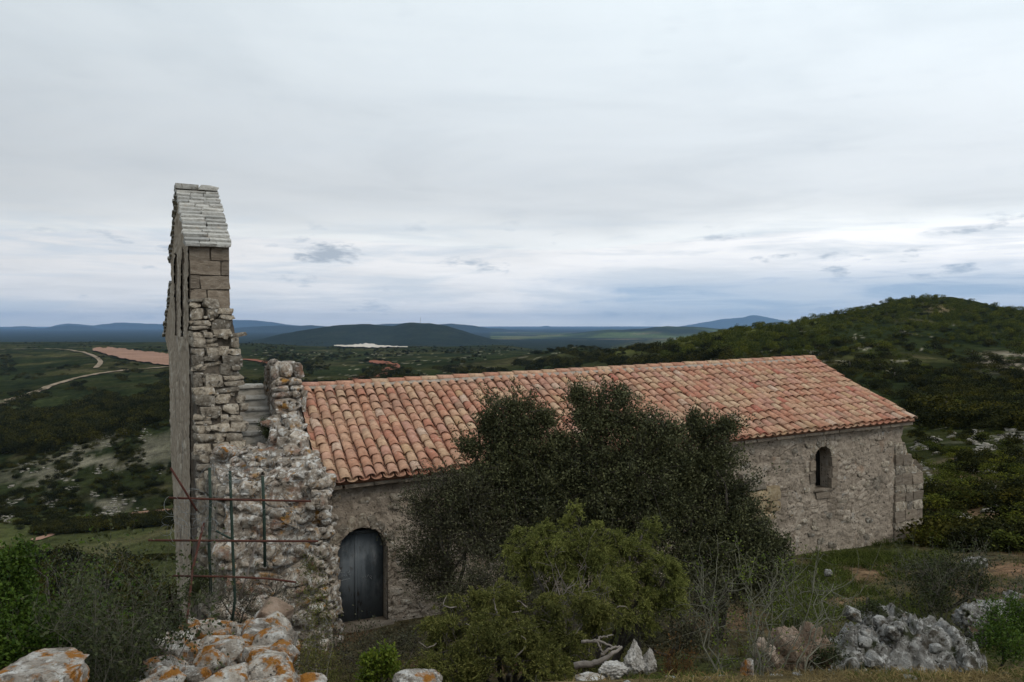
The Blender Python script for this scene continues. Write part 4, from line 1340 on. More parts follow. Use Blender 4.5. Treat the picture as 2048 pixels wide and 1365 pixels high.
def rough_block(name, mat, s0, s1, t0, t1, zb, ztop, res, seed, amp=0.07, parent=None, org=RO, tfun=None):
    """Open-bottomed block with rounded, crumbled faces; ztop is a function of s, t."""
    ns, nt, nz = max(3, int((s1 - s0) / res)), max(3, int((t1 - t0) / res)), 0
    g = Geo()
    def face(A, B, fn):
        na, nb = A.shape
        V = fn(A, B)
        i = np.arange(na - 1)[:, None] * nb; j = np.arange(nb - 1)[None, :]
        g.add(V.reshape(-1, 3), np.stack([i + j, i + nb + j, i + nb + j + 1, i + j + 1], -1).reshape(-1, 4))
    def disp(S, T, Z):
        n1 = fbm(S * 3, T * 3, Z * 3, seed, 4); n2 = fbm(S * 11, T * 11, Z * 11, seed + 4, 3)
        d = n1 * amp * 2 + n2 * amp * 0.8
        cs_, ct = (s0 + s1) / 2, (t0 + t1) / 2
        nx = np.clip((S - cs_) / (s1 - s0) * 2, -1, 1) ** 3; ny = np.clip((T - ct) / (t1 - t0) * 2, -1, 1) ** 5
        if tfun is not None:
            T = T + tfun(Z) * np.clip((ct - T) / (t1 - t0) * 2, 0, 1) ** 3
        n3 = 0.5 - np.abs(fbm(S * 6, T * 6, Z * 6, seed + 8, 3)) * 4
        d = d + n3 * amp * 0.35
        return np.stack([S + nx * d - org[0], T + ny * d - org[1], Z + d * 0.6 - org[2]], -1)
    s = np.linspace(s0, s1, ns); t = np.linspace(t0, t1, nt)
    S, T = np.meshgrid(s, t, indexing='ij')
    face(S, T, lambda a, b: disp(a, b, ztop(a, b)))
    def side(A, B):
        fr = np.linspace(0, 1, max(6, int(2.5 / res)))
        S = A[:, None] + 0 * fr; T = B[:, None] + 0 * fr
        top = ztop(A, B)[:, None]
        Z = zb + (top - zb) * fr
        return S, T, Z
    for A, B, rev in ((s, np.full(ns, t0), 0), (np.full(nt, s1), t, 0), (s[::-1], np.full(ns, t1), 0), (np.full(nt, s0), t[::-1], 0)):
        S, T, Z = side(A, B)
        face(S, Z, lambda a, b, T=T: disp(a, T, b))
    return g.build(name, mat, parent, True)


rough_block('broken_body', M['rubble_end'], -1.58, 0.0, -0.25, 3.4, -0.6, lambda s, t: 2.66 + 0.11 * np.clip(t, -1, 3) + 0.16 * np.clip((s + 1.3), 0, 1.3) + fbm(s * 2.2, t * 2.2, None, 88, 3) * 0.30, 0.03, 301, 0.075, ruin, tfun=lambda z: -(2.8 - np.clip(z, -0.6, 2.8)) * 0.10)
# core of the torn end of the gable wall, stepping forward towards the ground
rough_block('torn_core', M['core'], -1.76, -1.02, 1.75, 3.6, -2.0, lambda s, t: np.interp(t, [1.75, 1.95, 2.25, 2.5, 2.8, 3.1, 3.6], [1.6, 2.5, 3.2, 3.9, 4.6, 5.3, 5.7]), 0.06, 303, 0.03, ruin)


def tend(z):
    return float(np.interp(z, [-2, 1.5, 2.4, 3.1, 3.8, 4.5, 5.2, 5.8], [1.35, 1.6, 1.85, 2.15, 2.4, 2.68, 2.92, 3.05]))


z = 0.2
while z < 5.74:
    h = rnd.uniform(0.13, 0.27) if z > 2.5 else rnd.uniform(0.16, 0.28)
    h = min(h, 5.80 - z)
    if h < 0.08:
        break
    s = GS0 - 0.015
    right = -1.04 + rnd.uniform(-0.06, 0.07) + (0.10 if 2.9 < z < 4.9 else 0)
    if z > 5.45:
        right = -1.32
    if z < 2.75:
        right = -1.50
    while s < right - 0.07:
        ln = rnd.uniform(0.14, 0.40)
        ln = min(ln, right - s)
        if right - s - ln < 0.10:
            ln = right - s
        hh = h
        tt = tend(z + h / 2) + rnd.uniform(-0.05, 0.05)
        u_ = rnd.random()
        if u_ < 0.05:
            s += ln * 0.6
            continue
        if h > 0.17 and u_ < 0.42:      # two thin stones in place of one
            cut = rnd.uniform(0.35, 0.65)
            for a_, b_ in ((0, cut), (cut, 1)):
                rput('stone', WALL_STONES[rnd.randrange(12)], (s + ln / 2, tt + 0.2 + rnd.uniform(-.03, .05), z + h * (a_ + b_) / 2), (ln / 2 + 0.004, 0.22, h * (b_ - a_) / 2 - 0.002), (rnd.gauss(0, .05), rnd.gauss(0, .06), rnd.gauss(0, .10)))
        else:
            dh = rnd.uniform(-0.03, 0.035)
            rput('stone', WALL_STONES[rnd.randrange(12)], (s + ln / 2, tt + 0.2, z + h / 2 + dh / 2), (ln / 2 + 0.003, 0.24, (h + dh) / 2), (rnd.gauss(0, .05), rnd.gauss(0, .06), rnd.gauss(0, .10)))
        s += ln
    z += h
for i in range(46):
    z = rnd.uniform(2.6, 5.6)
    rput('pinning_stone', WALL_STONES[rnd.randrange(12)], (rnd.uniform(-1.75, -1.1), tend(z) + 0.03, z), (rnd.uniform(.03, .07), 0.08, rnd.uniform(.015, .04)), (0, rnd.gauss(0, .3), rnd.gauss(0, .2)))
# a thin slab sticking out, a gap below it
rput('projecting_stone', WALL_STONES[3], (-0.98, 2.98, 5.10), (0.17, 0.16, 0.04), (0, -0.12, 0.1))
# orange-lichened boulder where the stair wall starts
lb = stone_mesh('boulder', 340, 3, 0.6, 0.2, 6, M['lichen_rock'])
rput('boulder', lb, (-1.30, 1.75, 3.02), (0.20, 0.2, 0.115), (0, 0.12, 0.1))

# stair
for k in range(5):
    g = Geo()
    z0 = 3.02 + 0.205 * k
    t0_ = 2.55 + 0.30 * k
    nseg = 8
    vv = []
    for i in range(nseg + 1):
        s = -1.06 + 0.74 * i / nseg
        j1, j2 = rnd.gauss(0, .012), rnd.gauss(0, .008)
        for (t, zz) in ((t0_ + j1, z0 - 0.14), (t0_ + j1, z0 + 0.19 + j2), (t0_ + 0.02, z0 + 0.205 + j2), (4.4 if k == 4 else t0_ + 0.36, z0 + 0.205 + j2)):
            vv.append((s - RO.x, t - RO.y, zz))
    i = np.arange(nseg)[:, None] * 4; j = np.arange(3)[None, :]
    g.add(vv, np.stack([i + j, i + 4 + j, i + 5 + j, i + 1 + j], -1).reshape(-1, 4))
    stp = g.build('step', M['step'], ruin)
    put('tread', SLATES[k], stp, (-0.70 - RO.x, t0_ + 0.16 - RO.y, z0 + 0.195), (0.36, 0.20, 0.032))
g = Geo(); g.box(-1.06 - RO.x, -0.33 - RO.x, 4.0 - RO.y, 4.5 - RO.y, 1.0, 4.03); g.build('landing', M['step'], ruin)

# parapet stub beside the roof
rough_block('parapet', M['rubble_end'], -0.34, 0.16, 2.35, 3.75, 2.5, lambda s, t: np.interp(t, [2.35, 2.6, 2.8, 3.75], [3.55, 3.95, 4.28, 4.40]) + 0.06 * (s < -0.2), 0.045, 311, 0.05, ruin)
zz = 3.05
while zz < 4.48:
    h = rnd.uniform(0.10, 0.30)
    s = -0.40 + rnd.uniform(0, .05)
    while s < 0.14:
        ln = rnd.uniform(0.15, 0.5)
        ln = min(ln, 0.22 - s)
        rput('stone', END_STONES[rnd.randrange(12)], (s + ln / 2, float(np.interp(zz, [3.05, 3.7, 4.1, 4.5], [2.28, 2.40, 2.58, 2.72])) + 0.08 + rnd.uniform(-.03, .03), zz + h / 2), (ln / 2 + 0.012, 0.17, h / 2 + 0.012), (rnd.gauss(0, .10), rnd.gauss(0, .12), rnd.gauss(0, .15)))
        s += ln
    zz += h
rput('stone', END_STONES[4], (-0.33, 2.85, 4.50), (0.10, 0.14, 0.13), (0.1, 0.3, 0.2))
rput('stone', END_STONES[6], (-0.02, 3.0, 4.46), (0.21, 0.3, 0.10), (0.05, -0.02, 0.1))
# rubble following the roof edge down
for i in range(34):
    fr = (i + rnd.random()) / 34
    t = -0.1 + 2.6 * fr
    zz = 2.66 + t * 0.362 + 0.04
    for q_ in range(2):
        hs = rnd.uniform(0.07, 0.17)
        rput('stone', END_STONES[rnd.randrange(12)], (rnd.uniform(-0.42, 0.06) - 0.1 * q_, t, zz - 0.12 * q_ + rnd.uniform(-.05, .05)), (hs, hs * rnd.uniform(.7, 1.1), hs * rnd.uniform(.4, .65)), (rnd.gauss(0, .2), rnd.gauss(0, .25), rnd.uniform(0, 3)))
# broken face towards the viewer
for i in range(150):
    z0, sc_ = rnd.uniform(0.2, 2.82), rnd.uniform(-1.58, 0.0)
    edge = max(0, sc_ + 0.25)
    hs = rnd.choice((0.05, 0.06, 0.08, 0.10, 0.13, 0.17)) * rnd.uniform(0.85, 1.2)
    rput('stone', END_STONES[rnd.randrange(12)], (sc_, -0.25 - (2.8 - z0) * 0.10 + edge * 0.5 + hs * rnd.uniform(0.1, 0.5), z0), (hs * rnd.uniform(1, 1.5), hs, hs * rnd.uniform(.5, .9)), (rnd.gauss(0, .25), rnd.gauss(0, .3), rnd.gauss(0.0, .4) + edge * 0.8))
for z0 in np.arange(0.2, 2.8, 0.2):
    t = -0.2
    while t < 1.75:
        ln = rnd.uniform(0.2, 0.42)
        rput('stone', WALL_STONES[rnd.randrange(12)], (-1.60 + rnd.uniform(-.02, .02), t + ln / 2, z0), (0.10, ln / 2, 0.102), (rnd.gauss(0, .05), 0, rnd.gauss(0, .06)))
        t += ln
# rounded right-hand corner beside the door, small stones
for i in range(95):
    z0 = rnd.uniform(0.0, 2.75)
    a = rnd.uniform(-0.3, 1.25)
    hs = rnd.uniform(0.05, 0.12)
    bulge = (2.8 - z0) * 0.06
    rput('stone', END_STONES[rnd.randrange(12)], (-0.22 + (0.27 + bulge) * math.sin(a) , -0.12 - (0.30 + bulge * 1.5) * math.cos(a), z0), (hs, hs * .9, hs * rnd.uniform(.55, .9)), (rnd.gauss(0, .3), rnd.gauss(0, .3), rnd.uniform(0, 3)))
for i in range(60):
    hs = rnd.uniform(0.03, 0.11)
    s, t = rnd.uniform(-1.5, -0.1), rnd.uniform(-0.3, 2.4)
    rput('loose_stone', END_STONES[rnd.randrange(12)], (s, t, 2.82 + 0.09 * max(t, -1) + hs * 0.3 + 0.12 * max(0, s + .5)), (hs, hs, hs * .6), (rnd.gauss(0, .3), rnd.gauss(0, .3), rnd.uniform(0, 3)))

# ------------------------------------------------------------------ low wall in front with lichened stones
nw = empty('low_wall', (-2.13, 6.1, gzf(-2.13, 6.1)), R(17), 'low wall top of big white stones with orange lichen, below the iron grid', 'wall')
nw['kind'] = 'thing'
NA = R(17)
NO = nw.location.copy()


def nwl(x, y):
    """along / across -> world"""
    return Vector((-1.95 + x * math.cos(NA) - y * math.sin(NA), 6.1 + x * math.sin(NA) + y * math.cos(NA)))


def ntop(y):
    return float(np.interp(y, [-1.7, -0.8, 0, 0.9, 1.6], [3.17, 3.02, 2.86, 2.70, 2.52]))


def nw_body():
    g = Geo()
    nx, ny = 26, 60
    xs = np.linspace(-0.50, 0.46, nx); ys = np.linspace(-1.75, 1.55, ny)
    X, Y = np.meshgrid(xs, ys, indexing='ij')
    Z = np.interp(Y, [-1.7, -0.8, 0, 0.9, 1.6], [3.17, 3.02, 2.86, 2.70, 2.52]) - 0.23 - NO.z + fbm(X * 4, Y * 4, None, 9, 4) * 0.12
    V = np.stack([X, Y, Z], -1).reshape(-1, 3)
    i = np.arange(nx - 1)[:, None] * ny; j = np.arange(ny - 1)[None, :]
    g.add(V, np.stack([i + j, i + ny + j, i + ny + j + 1, i + j + 1], -1).reshape(-1, 4))
    def side(A, B, Zt):
        m = 30
        fr = np.linspace(0, 1, m)
        Zs = -2.2 + (Zt[:, None] + 2.2) * fr
        n = fbm(A[:, None] * 5 + Zs, B[:, None] * 5, Zs * 5, 14, 4) * 0.14 * (1 - fr ** 8)
        V = np.stack([A[:, None] * (1 + n), B[:, None] + n, Zs], -1)
        k_ = len(A)
        i = np.arange(k_ - 1)[:, None] * m; j = np.arange(m - 1)[None, :]
        g.add(V.reshape(-1, 3), np.stack([i + j, i + m + j, i + m + j + 1, i + j + 1], -1).reshape(-1, 4))
    side(np.full(ny, 0.46), ys, Z[-1]); side(np.full(ny, -0.50), ys[::-1], Z[0][::-1])
    side(xs, np.full(nx, -1.75), Z[:, 0]); side(xs[::-1], np.full(nx, 1.55), Z[::-1, -1])
    return g.build('wall_body', M['dirt_top'], nw, True)


nw_body()


def nput(me, x, y, half, rot, dz=0.0, name='stone'):
    return put(name, me, nw, (x, y, ntop(y) - NO.z + dz), half, rot)


cap_list = [(-0.30, -1.35, .24, .20, .10), (-0.40, -0.85, .22, .17, .10), (0.02, -1.02, .27, .19, .12), (0.30, -1.38, .22, .16, .12), (-0.05, -1.50, .20, .18, .10), (0.33, -0.85, .18, .22, .13),
            (-0.38, -0.40, .20, .18, .09), (-0.05, -0.52, .16, .13, .08), (0.28, -0.35, .24, .20, .12), (0.02, -0.12, .17, .16, .08), (-0.30, 0.05, .20, .18, .09),
            (0.34, 0.15, .20, .18, .11), (-0.05, 0.32, .24, .18, .11), (-0.38, 0.52, .20, .20, .11), (0.25, 0.55, .22, .17, .10), (-0.10, 0.78, .24, .18, .12), (0.38, 0.95, .19, .20, .13), (-0.36, 1.0, .20, .18, .10), (0.10, 1.12, .2, .17, .09), (-0.2, 1.35, .20, .15, .09), (0.32, 1.4, .18, .15, .12)]
for i, (x, y, a, b, c) in enumerate(cap_list):
    nput(FIELD_STONES[i % 9], x, y, (a * 0.86, b * 0.88, c * 1.2), (rnd.gauss(0, .16), rnd.gauss(0, .16), rnd.uniform(-.6, .6)), rnd.uniform(-.06, .05))
for i in range(36):
    hs = rnd.uniform(0.09, 0.15)
    nput(FIELD_STONES[i % 9], rnd.uniform(-.46, .42), rnd.uniform(-1.65, 1.45), (hs, hs * .8, hs * .7), (rnd.gauss(0, .25), rnd.gauss(0, .25), rnd.uniform(0, 3)), rnd.uniform(-.06, .03))
for i in range(110):
    hs = rnd.uniform(0.035, 0.10)
    nput(SMALL_STONES[i % 6], rnd.uniform(-.5, .46), rnd.uniform(-1.7, 1.5), (hs, hs, hs * .65), (rnd.gauss(0, .3), rnd.gauss(0, .3), rnd.uniform(0, 3)), -0.12)
for i in range(64):                        # side towards the door
    hs = rnd.uniform(0.07, 0.17)
    y = rnd.uniform(-1.7, 1.5)
    put('stone', (SMALL_STONES if i % 3 else FIELD_STONES)[i % 6], nw, (0.46, y, ntop(y) - NO.z - rnd.uniform(0.10, 1.3)), (hs * .8, hs * 1.2, hs * .7), (rnd.gauss(0, .15), rnd.gauss(0, .15), rnd.gauss(0, .2)))
for i in range(26):                        # valley side
    hs = rnd.uniform(0.08, 0.18)
    y = rnd.uniform(-1.6, 1.5)
    put('stone', FIELD_STONES[i % 9], nw, (-0.50, y, ntop(y) - NO.z - rnd.uniform(0.08, 0.8)), (hs * .8, hs * 1.2, hs * .7), (rnd.gauss(0, .15), rnd.gauss(0, .15), rnd.gauss(0, .2)))
# the rosy boulder at its far corner
rb = stone_mesh('boulder', 350, 4, 0.6, 0.2, 7, M['red_rock'])
nput(rb, 0.36, 1.12, (.17, .15, .12), (0.1, -0.3, 0.2), 0.12, 'boulder')

# ------------------------------------------------------------------ iron grid standing on the low wall
GY = 7.15
grid = empty('iron_grid', pt(465, 1252, GY), 0, 'rusty iron rods tied across dark green uprights in front of the ruined wall', 'iron grid')
GO = grid.location.copy()


def rod(name, pts, r, mat, sides=6):
    g = Geo()
    g.tube([pt(x, y, Y) - GO for x, y, Y in pts], r, sides)
    return g.build(name, mat, grid, True)


rod('rod', [(338, 996, 7.02), (430, 999, 7.06), (530, 1001, 7.09), (622, 1003, 7.12)], 0.0095, M['rust'])
rod('rod', [(297, 1081, 7.02), (430, 1082, 7.06), (636, 1083, 7.13)], 0.0095, M['rust'])
rod('rod', [(344, 1152, 7.02), (460, 1154, 7.06), (540, 1158, 7.10), (592, 1165, 7.14)], 0.009, M['rust'])
rod('upright', [(419, 936, 7.09), (421, 1010, 7.09), (418, 1090, 7.1), (422, 1190, 7.1)], 0.0125, M['green_iron'])
rod('upright', [(460, 942, 7.12), (462, 1000, 7.12), (466, 1110, 7.13), (470, 1200, 7.14), (462, 1262, 7.15)], 0.0125, M['green_iron'])
rod('upright', [(525, 952, 7.14), (528, 1020, 7.14), (530, 1134, 7.15)], 0.0135, M['green_iron'])
rod('brace', [(341, 936, 7.0), (366, 976, 7.02), (394, 1022, 7.05)], 0.009, M['rust'])
rod('brace', [(408, 1045, 7.10), (385, 1140, 6.9), (378, 1210, 6.7), (368, 1278, 6.55)], 0.010, M['rust'])
rod('brace', [(518, 1070, 7.18), (494, 1150, 7.17), (478, 1200, 7.16)], 0.009, M['dead_wood'])
rod('brace', [(432, 1062, 7.1), (462, 1078, 7.12)], 0.009, M['green_iron'])


def wire_coil(name, cx, cy, r, Y, turns, seed):
    rr = random.Random(seed)
    g = Geo()
    for k in range(turns):
        x0, y0 = cx + rr.uniform(-r, r) * 0.8, cy + rr.uniform(-r, r) * 1.2
        a0, rad = rr.uniform(0, 6), r * rr.uniform(0.35, 0.9)
        span = rr.uniform(2.5, 6.5)
        ph = rr.uniform(0.5, 1.3)
        g.tube([pt(x0 + rad * math.cos(a0 + span * i / 14), y0 + rad * ph * math.sin(a0 + span * i / 14), Y + 0.07 * math.sin(i * 0.7 + k)) - GO for i in range(15)], 0.0016, 3, False)
    return g.build(name, M['wire'], grid)


wire_coil('wire_coil', 410, 1020, 42, 7.1, 14, 1)
wire_coil('wire_coil', 560, 1060, 46, 7.15, 10, 2)
wire_coil('wire_coil', 352, 1040, 26, 7.05, 9, 3)
wire_coil('wire_coil', 500, 960, 34, 7.1, 6, 4)

# ------------------------------------------------------------------ rocks
def boulder(name, px, py, Y, hw, hh, seed, mat, label, group=None, taper=0.0, sub=5, depth=None, boxy=0.75, ridged=0.34, rz=0.0, cat='rock', cuts=6, noise=0.3):
    """px, py: centre; hw, hh: half size in photo pixels at depth Y."""
    c = pt(px, py, Y)
    k_ = Y / F
    me = stone_mesh(name, seed, sub, boxy, noise, cuts, mat, ridged)
    if taper:
        co = np.empty(len(me.vertices) * 3, np.float32); me.vertices.foreach_get('co', co); co = co.reshape(-1, 3)
        co[:, :2] *= (1 - taper * (co[:, 2:3] + 0.4))
        me.vertices.foreach_set('co', co.ravel()); me.update()
    o = link(name, me, None, None, c, (0, 0, rz), (hw * k_, depth or hw * k_ * 0.8, hh * k_))
    return tag(o, label, cat, group)


boulder('rock', 72, 1362, 4.3, 84, 40, 401, M['lichen_rock'], 'lichened grey boulder below the bright green bush', depth=0.26, ridged=0.16, boxy=.6)
boulder('rock', 1268, 1318, 4.75, 27, 38, 402, M['white_rock'], 'pointed pale rock standing beside the dead branch', taper=0.5, boxy=.95, ridged=.45, cuts=12)
boulder('rock', 1300, 1322, 4.75, 18, 28, 403, M['white_rock'], 'small pale rock leaning against the pointed one', taper=0.5, boxy=.95, ridged=.45, cuts=12)
boulder('rock', 1226, 1340, 4.5, 34, 14, 404, M['white_rock'], 'flat white rock in the dirt under the dead branch', ridged=.4, cuts=12)
boulder('rock', 1180, 1361, 4.2, 30, 12, 405, M['lichen_rock'], 'round half buried stone at the foot of the juniper', ridged=.15, sub=4)
boulder('rock', 1496, 1336, 4.6, 19, 22, 406, M['lichen_rock'], 'upright stone with an orange lichen cap below the leafless bush', taper=0.3, ridged=.3, cuts=14)
boulder('rock', 832, 1362, 4.4, 46, 20, 407, M['lichen_rock'], 'grey stone lying between the low wall and the spreading juniper', ridged=.15)
boulder('rock', 615, 1364, 4.3, 34, 16, 408, M['lichen_rock'], 'orange spotted stone at the broken end of the low wall', ridged=.15)
boulder('rock', 560, 1372, 4.15, 30, 16, 409, M['lichen_rock'], 'second orange spotted stone at the broken end of the low wall', ridged=.15)
# the big grey outcrop, built of several fused humps
oc = empty('rock_outcrop', (pt(1780, 1300, 8.0).x, 8.0, gzf(pt(1780, 1300, 8.0).x, 8.0)), 0, 'broad grey fissured limestone outcrop below the brambles', 'rock')
def hump(par, px, py, Y, hw, hh, seed, mat, depth=None, sub=5):
    k_ = Y / F
    return link('hump', stone_mesh('hump', seed, sub, 0.8, 0.46, 10, mat, 0.8), None, par, pt(px, py, Y) - par.location, (0, 0, seed), (hw * k_, depth or hw * k_ * .8, hh * k_))


def crag(par, lobes, seed, mat, res=0.016):
    """One continuous fissured crag: humps (px, Y, radius across, radius deep, top height) fused into a rugged sheet rising from the soil."""
    xs0 = min((l[0] - 1024) / F * l[1] - l[2] for l in lobes) - 0.15; xs1 = max((l[0] - 1024) / F * l[1] + l[2] for l in lobes) + 0.15
    ys0 = min(l[1] - l[3] for l in lobes) - 0.15; ys1 = max(l[1] + l[3] for l in lobes) + 0.15
    X, Y = np.meshgrid(np.arange(xs0, xs1, res), np.arange(ys0, ys1, res), indexing='ij')
    g0 = gz(X, Y) - 0.12
    wx = X + fbm(X * 3, Y * 3, None, seed, 3) * 0.22; wy = Y + fbm(X * 3, Y * 3, None, seed + 1, 3) * 0.22
    Z = g0 * 0 - 9
    for px_, Yc, rx, ry, top in lobes:
        q = ((wx - (px_ - 1024) / F * Yc) / rx) ** 2 + ((wy - Yc) / ry) ** 2
        Z = np.maximum(Z, g0 + (top - g0) * np.clip(1.12 - q ** 1.5, -0.2, 1))
    up = np.clip((Z - g0) / 0.3, 0, 1)
    f1, f2, cid = voronoi2(wx / 0.36, wy / 0.40 + Z * 2.2, seed + 4)
    f1b, f2b, cidb = voronoi2(wx / 0.12, wy / 0.14 + Z * 6, seed + 7)
    Z = Z + up * ((np.clip((f2 - f1) / 0.22, 0, 1) - 1) * 0.09 + (cid - 0.5) * 0.10 + (np.clip((f2b - f1b) / 0.25, 0, 1) - 1) * 0.045 + (cidb - 0.5) * 0.06
                  + fbm(X * 9, Y * 9, None, seed + 9, 4, 0.6) * 0.10)
    na, nb = X.shape
    keep = (Z > g0 + 0.02)[:-1, :-1].ravel()
    V = np.stack([X, Y, Z], -1).reshape(-1, 3) - np.array(par.location)
    i = np.arange(na - 1)[:, None] * nb; j = np.arange(nb - 1)[None, :]
    qd = np.stack([i + j, i + nb + j, i + nb + j + 1, i + j + 1], -1).reshape(-1, 4)[keep]
    used = np.unique(qd)
    remap = np.zeros(na * nb, int); remap[used] = np.arange(len(used))
    return link('crag', np_mesh('crag', V[used], remap[qd], True), mat, par)


crag(oc, [(1670, 7.4, 0.36, 0.45, 2.40), (1730, 7.6, 0.45, 0.5, 2.50), (1795, 7.7, 0.50, 0.55, 2.58), (1850, 7.7, 0.45, 0.55, 2.50), (1900, 7.6, 0.36, 0.5, 2.40), (1720, 7.0, 0.48, 0.45, 2.34), (1820, 7.0, 0.50, 0.45, 2.28)], 420, M['outcrop'])
for i in range(14):
    x, y = rnd.uniform(1650, 1910), rnd.uniform(1225, 1335)
    Y_ = 8.0 - (y - 1225) / 110 * 1.25 - rnd.uniform(0.1, 0.5)
    hs = rnd.uniform(0.03, 0.09)
    put('stone', PALE_STONES[i % 6], oc, pt(x, y, Y_) - oc.location, (hs, hs, hs * .8), (rnd.gauss(0, .5), rnd.gauss(0, .5), rnd.uniform(0, 3)))
oc2 = empty('rock_outcrop', (pt(1560, 1300, 6.6).x, 6.6, gzf(pt(1560, 1300, 6.6).x, 6.6)), 0, 'reddish rock bank beside the grey outcrop, behind the leafless bush', 'rock')
for i, (x, y, Y, a, b) in enumerate([(1570, 1302, 6.5, 36, 44), (1612, 1298, 6.8, 36, 46), (1530, 1310, 6.3, 30, 34), (1640, 1312, 6.9, 26, 40)]):
    hump(oc2, x, y, Y, a, b, 430 + i, M['red_rock'], sub=4)
oc3 = empty('rock_outcrop', (pt(1960, 1240, 8.6).x, 8.6, gzf(pt(1960, 1240, 8.6).x, 8.6)), 0, 'pale rock ledge half hidden by the green shrub beside the grey outcrop', 'rock')
for i, (x, y, Y, a, b) in enumerate([(1940, 1236, 8.6, 36, 30), (1990, 1232, 8.8, 44, 28), (2040, 1222, 9.0, 40, 30), (1960, 1270, 8.2, 30, 30)]):
    hump(oc3, x, y, Y, a, b, 440 + i, M['outcrop'], sub=4)
SCREE_P = boulder('rock', 1948, 1130, 17.2, 12, 8, 452, M['far_rock'], 'small weathered rock beside the red earth patch', sub=2, cuts=10)
boulder('rock', 1655, 1146, 13.6, 10, 8, 450, M['outcrop'], 'small white rock on the grass below the chapel wall', sub=3)
boulder('rock', 1948, 1128, 17.0, 26, 14, 451, M['outcrop'], 'low pale rock beside the red earth patch', sub=4)

# loose stones lying on the foreground earth
LOOSE = [(1345, 1342), (1420, 1350), (1180, 1352), (1255, 1352), (1660, 1334), (1742, 1331), (1790, 1333), (1885, 1331), (1910, 1328), (1925, 1330), (2005, 1328), (2035, 1324), (1560, 1340), (1600, 1345), (1827, 1351), (2020, 1345), (1450, 1338), (1390, 1336)]
for i, (x, y) in enumerate(LOOSE):
    Yg = ground_hit([x], [y], 3.0) if False else np.array([3.6 + (1365 - y) / 40.0])
    X = (x - 1024) / F * Yg[0]
    zz_ = gzf(X, Yg[0])
    hs = rnd.uniform(0.010, 0.032)
    o = link('loose_stone', PALE_STONES[i % 6], None, None, (X, Yg[0], zz_ + hs * .1), (0, 0, rnd.uniform(0, 3)), (hs * 1.4, hs, hs * .6))
    tag(o, 'small white stone lying on the dry grass at the edge', 'stone', 'loose stones on the dry earth edge')

# ------------------------------------------------------------------ plants
def unit(v):
    return v / (np.linalg.norm(v, axis=-1, keepdims=True) + 1e-9)


def leaf_quads(g, C, D, Ln, W, r, fold=0.15):
    C = np.asarray(C); n = len(C)
    D = unit(D)
    S = unit(np.cross(D, r.normal(size=(n, 3))))
    U = np.cross(S, D)
    Ln = np.broadcast_to(Ln, n)[:, None]; W = np.broadcast_to(W, n)[:, None]
    mid = C + D * Ln * 0.5 + U * Ln * fold * 0.5
    v = np.stack([C, mid + S * W * 0.5, C + D * Ln, mid - S * W * 0.5], 1).reshape(-1, 3)
    f = np.arange(n * 4).reshape(n, 4)
    g.add(v, f)


def curve_pts(a, b, r, n=6, bend=0.12):
    a, b = np.asarray(a, float), np.asarray(b, float)
    L_ = np.linalg.norm(b - a)
    off = r.normal(size=3) * L_ * bend
    t = np.linspace(0, 1, n)[:, None]
    w = np.sin(t * math.pi)
    j = r.normal(size=(n, 3)) * L_ * 0.02
    j[0] = 0; j[-1] = 0
    return a + (b - a) * t + off * w + j


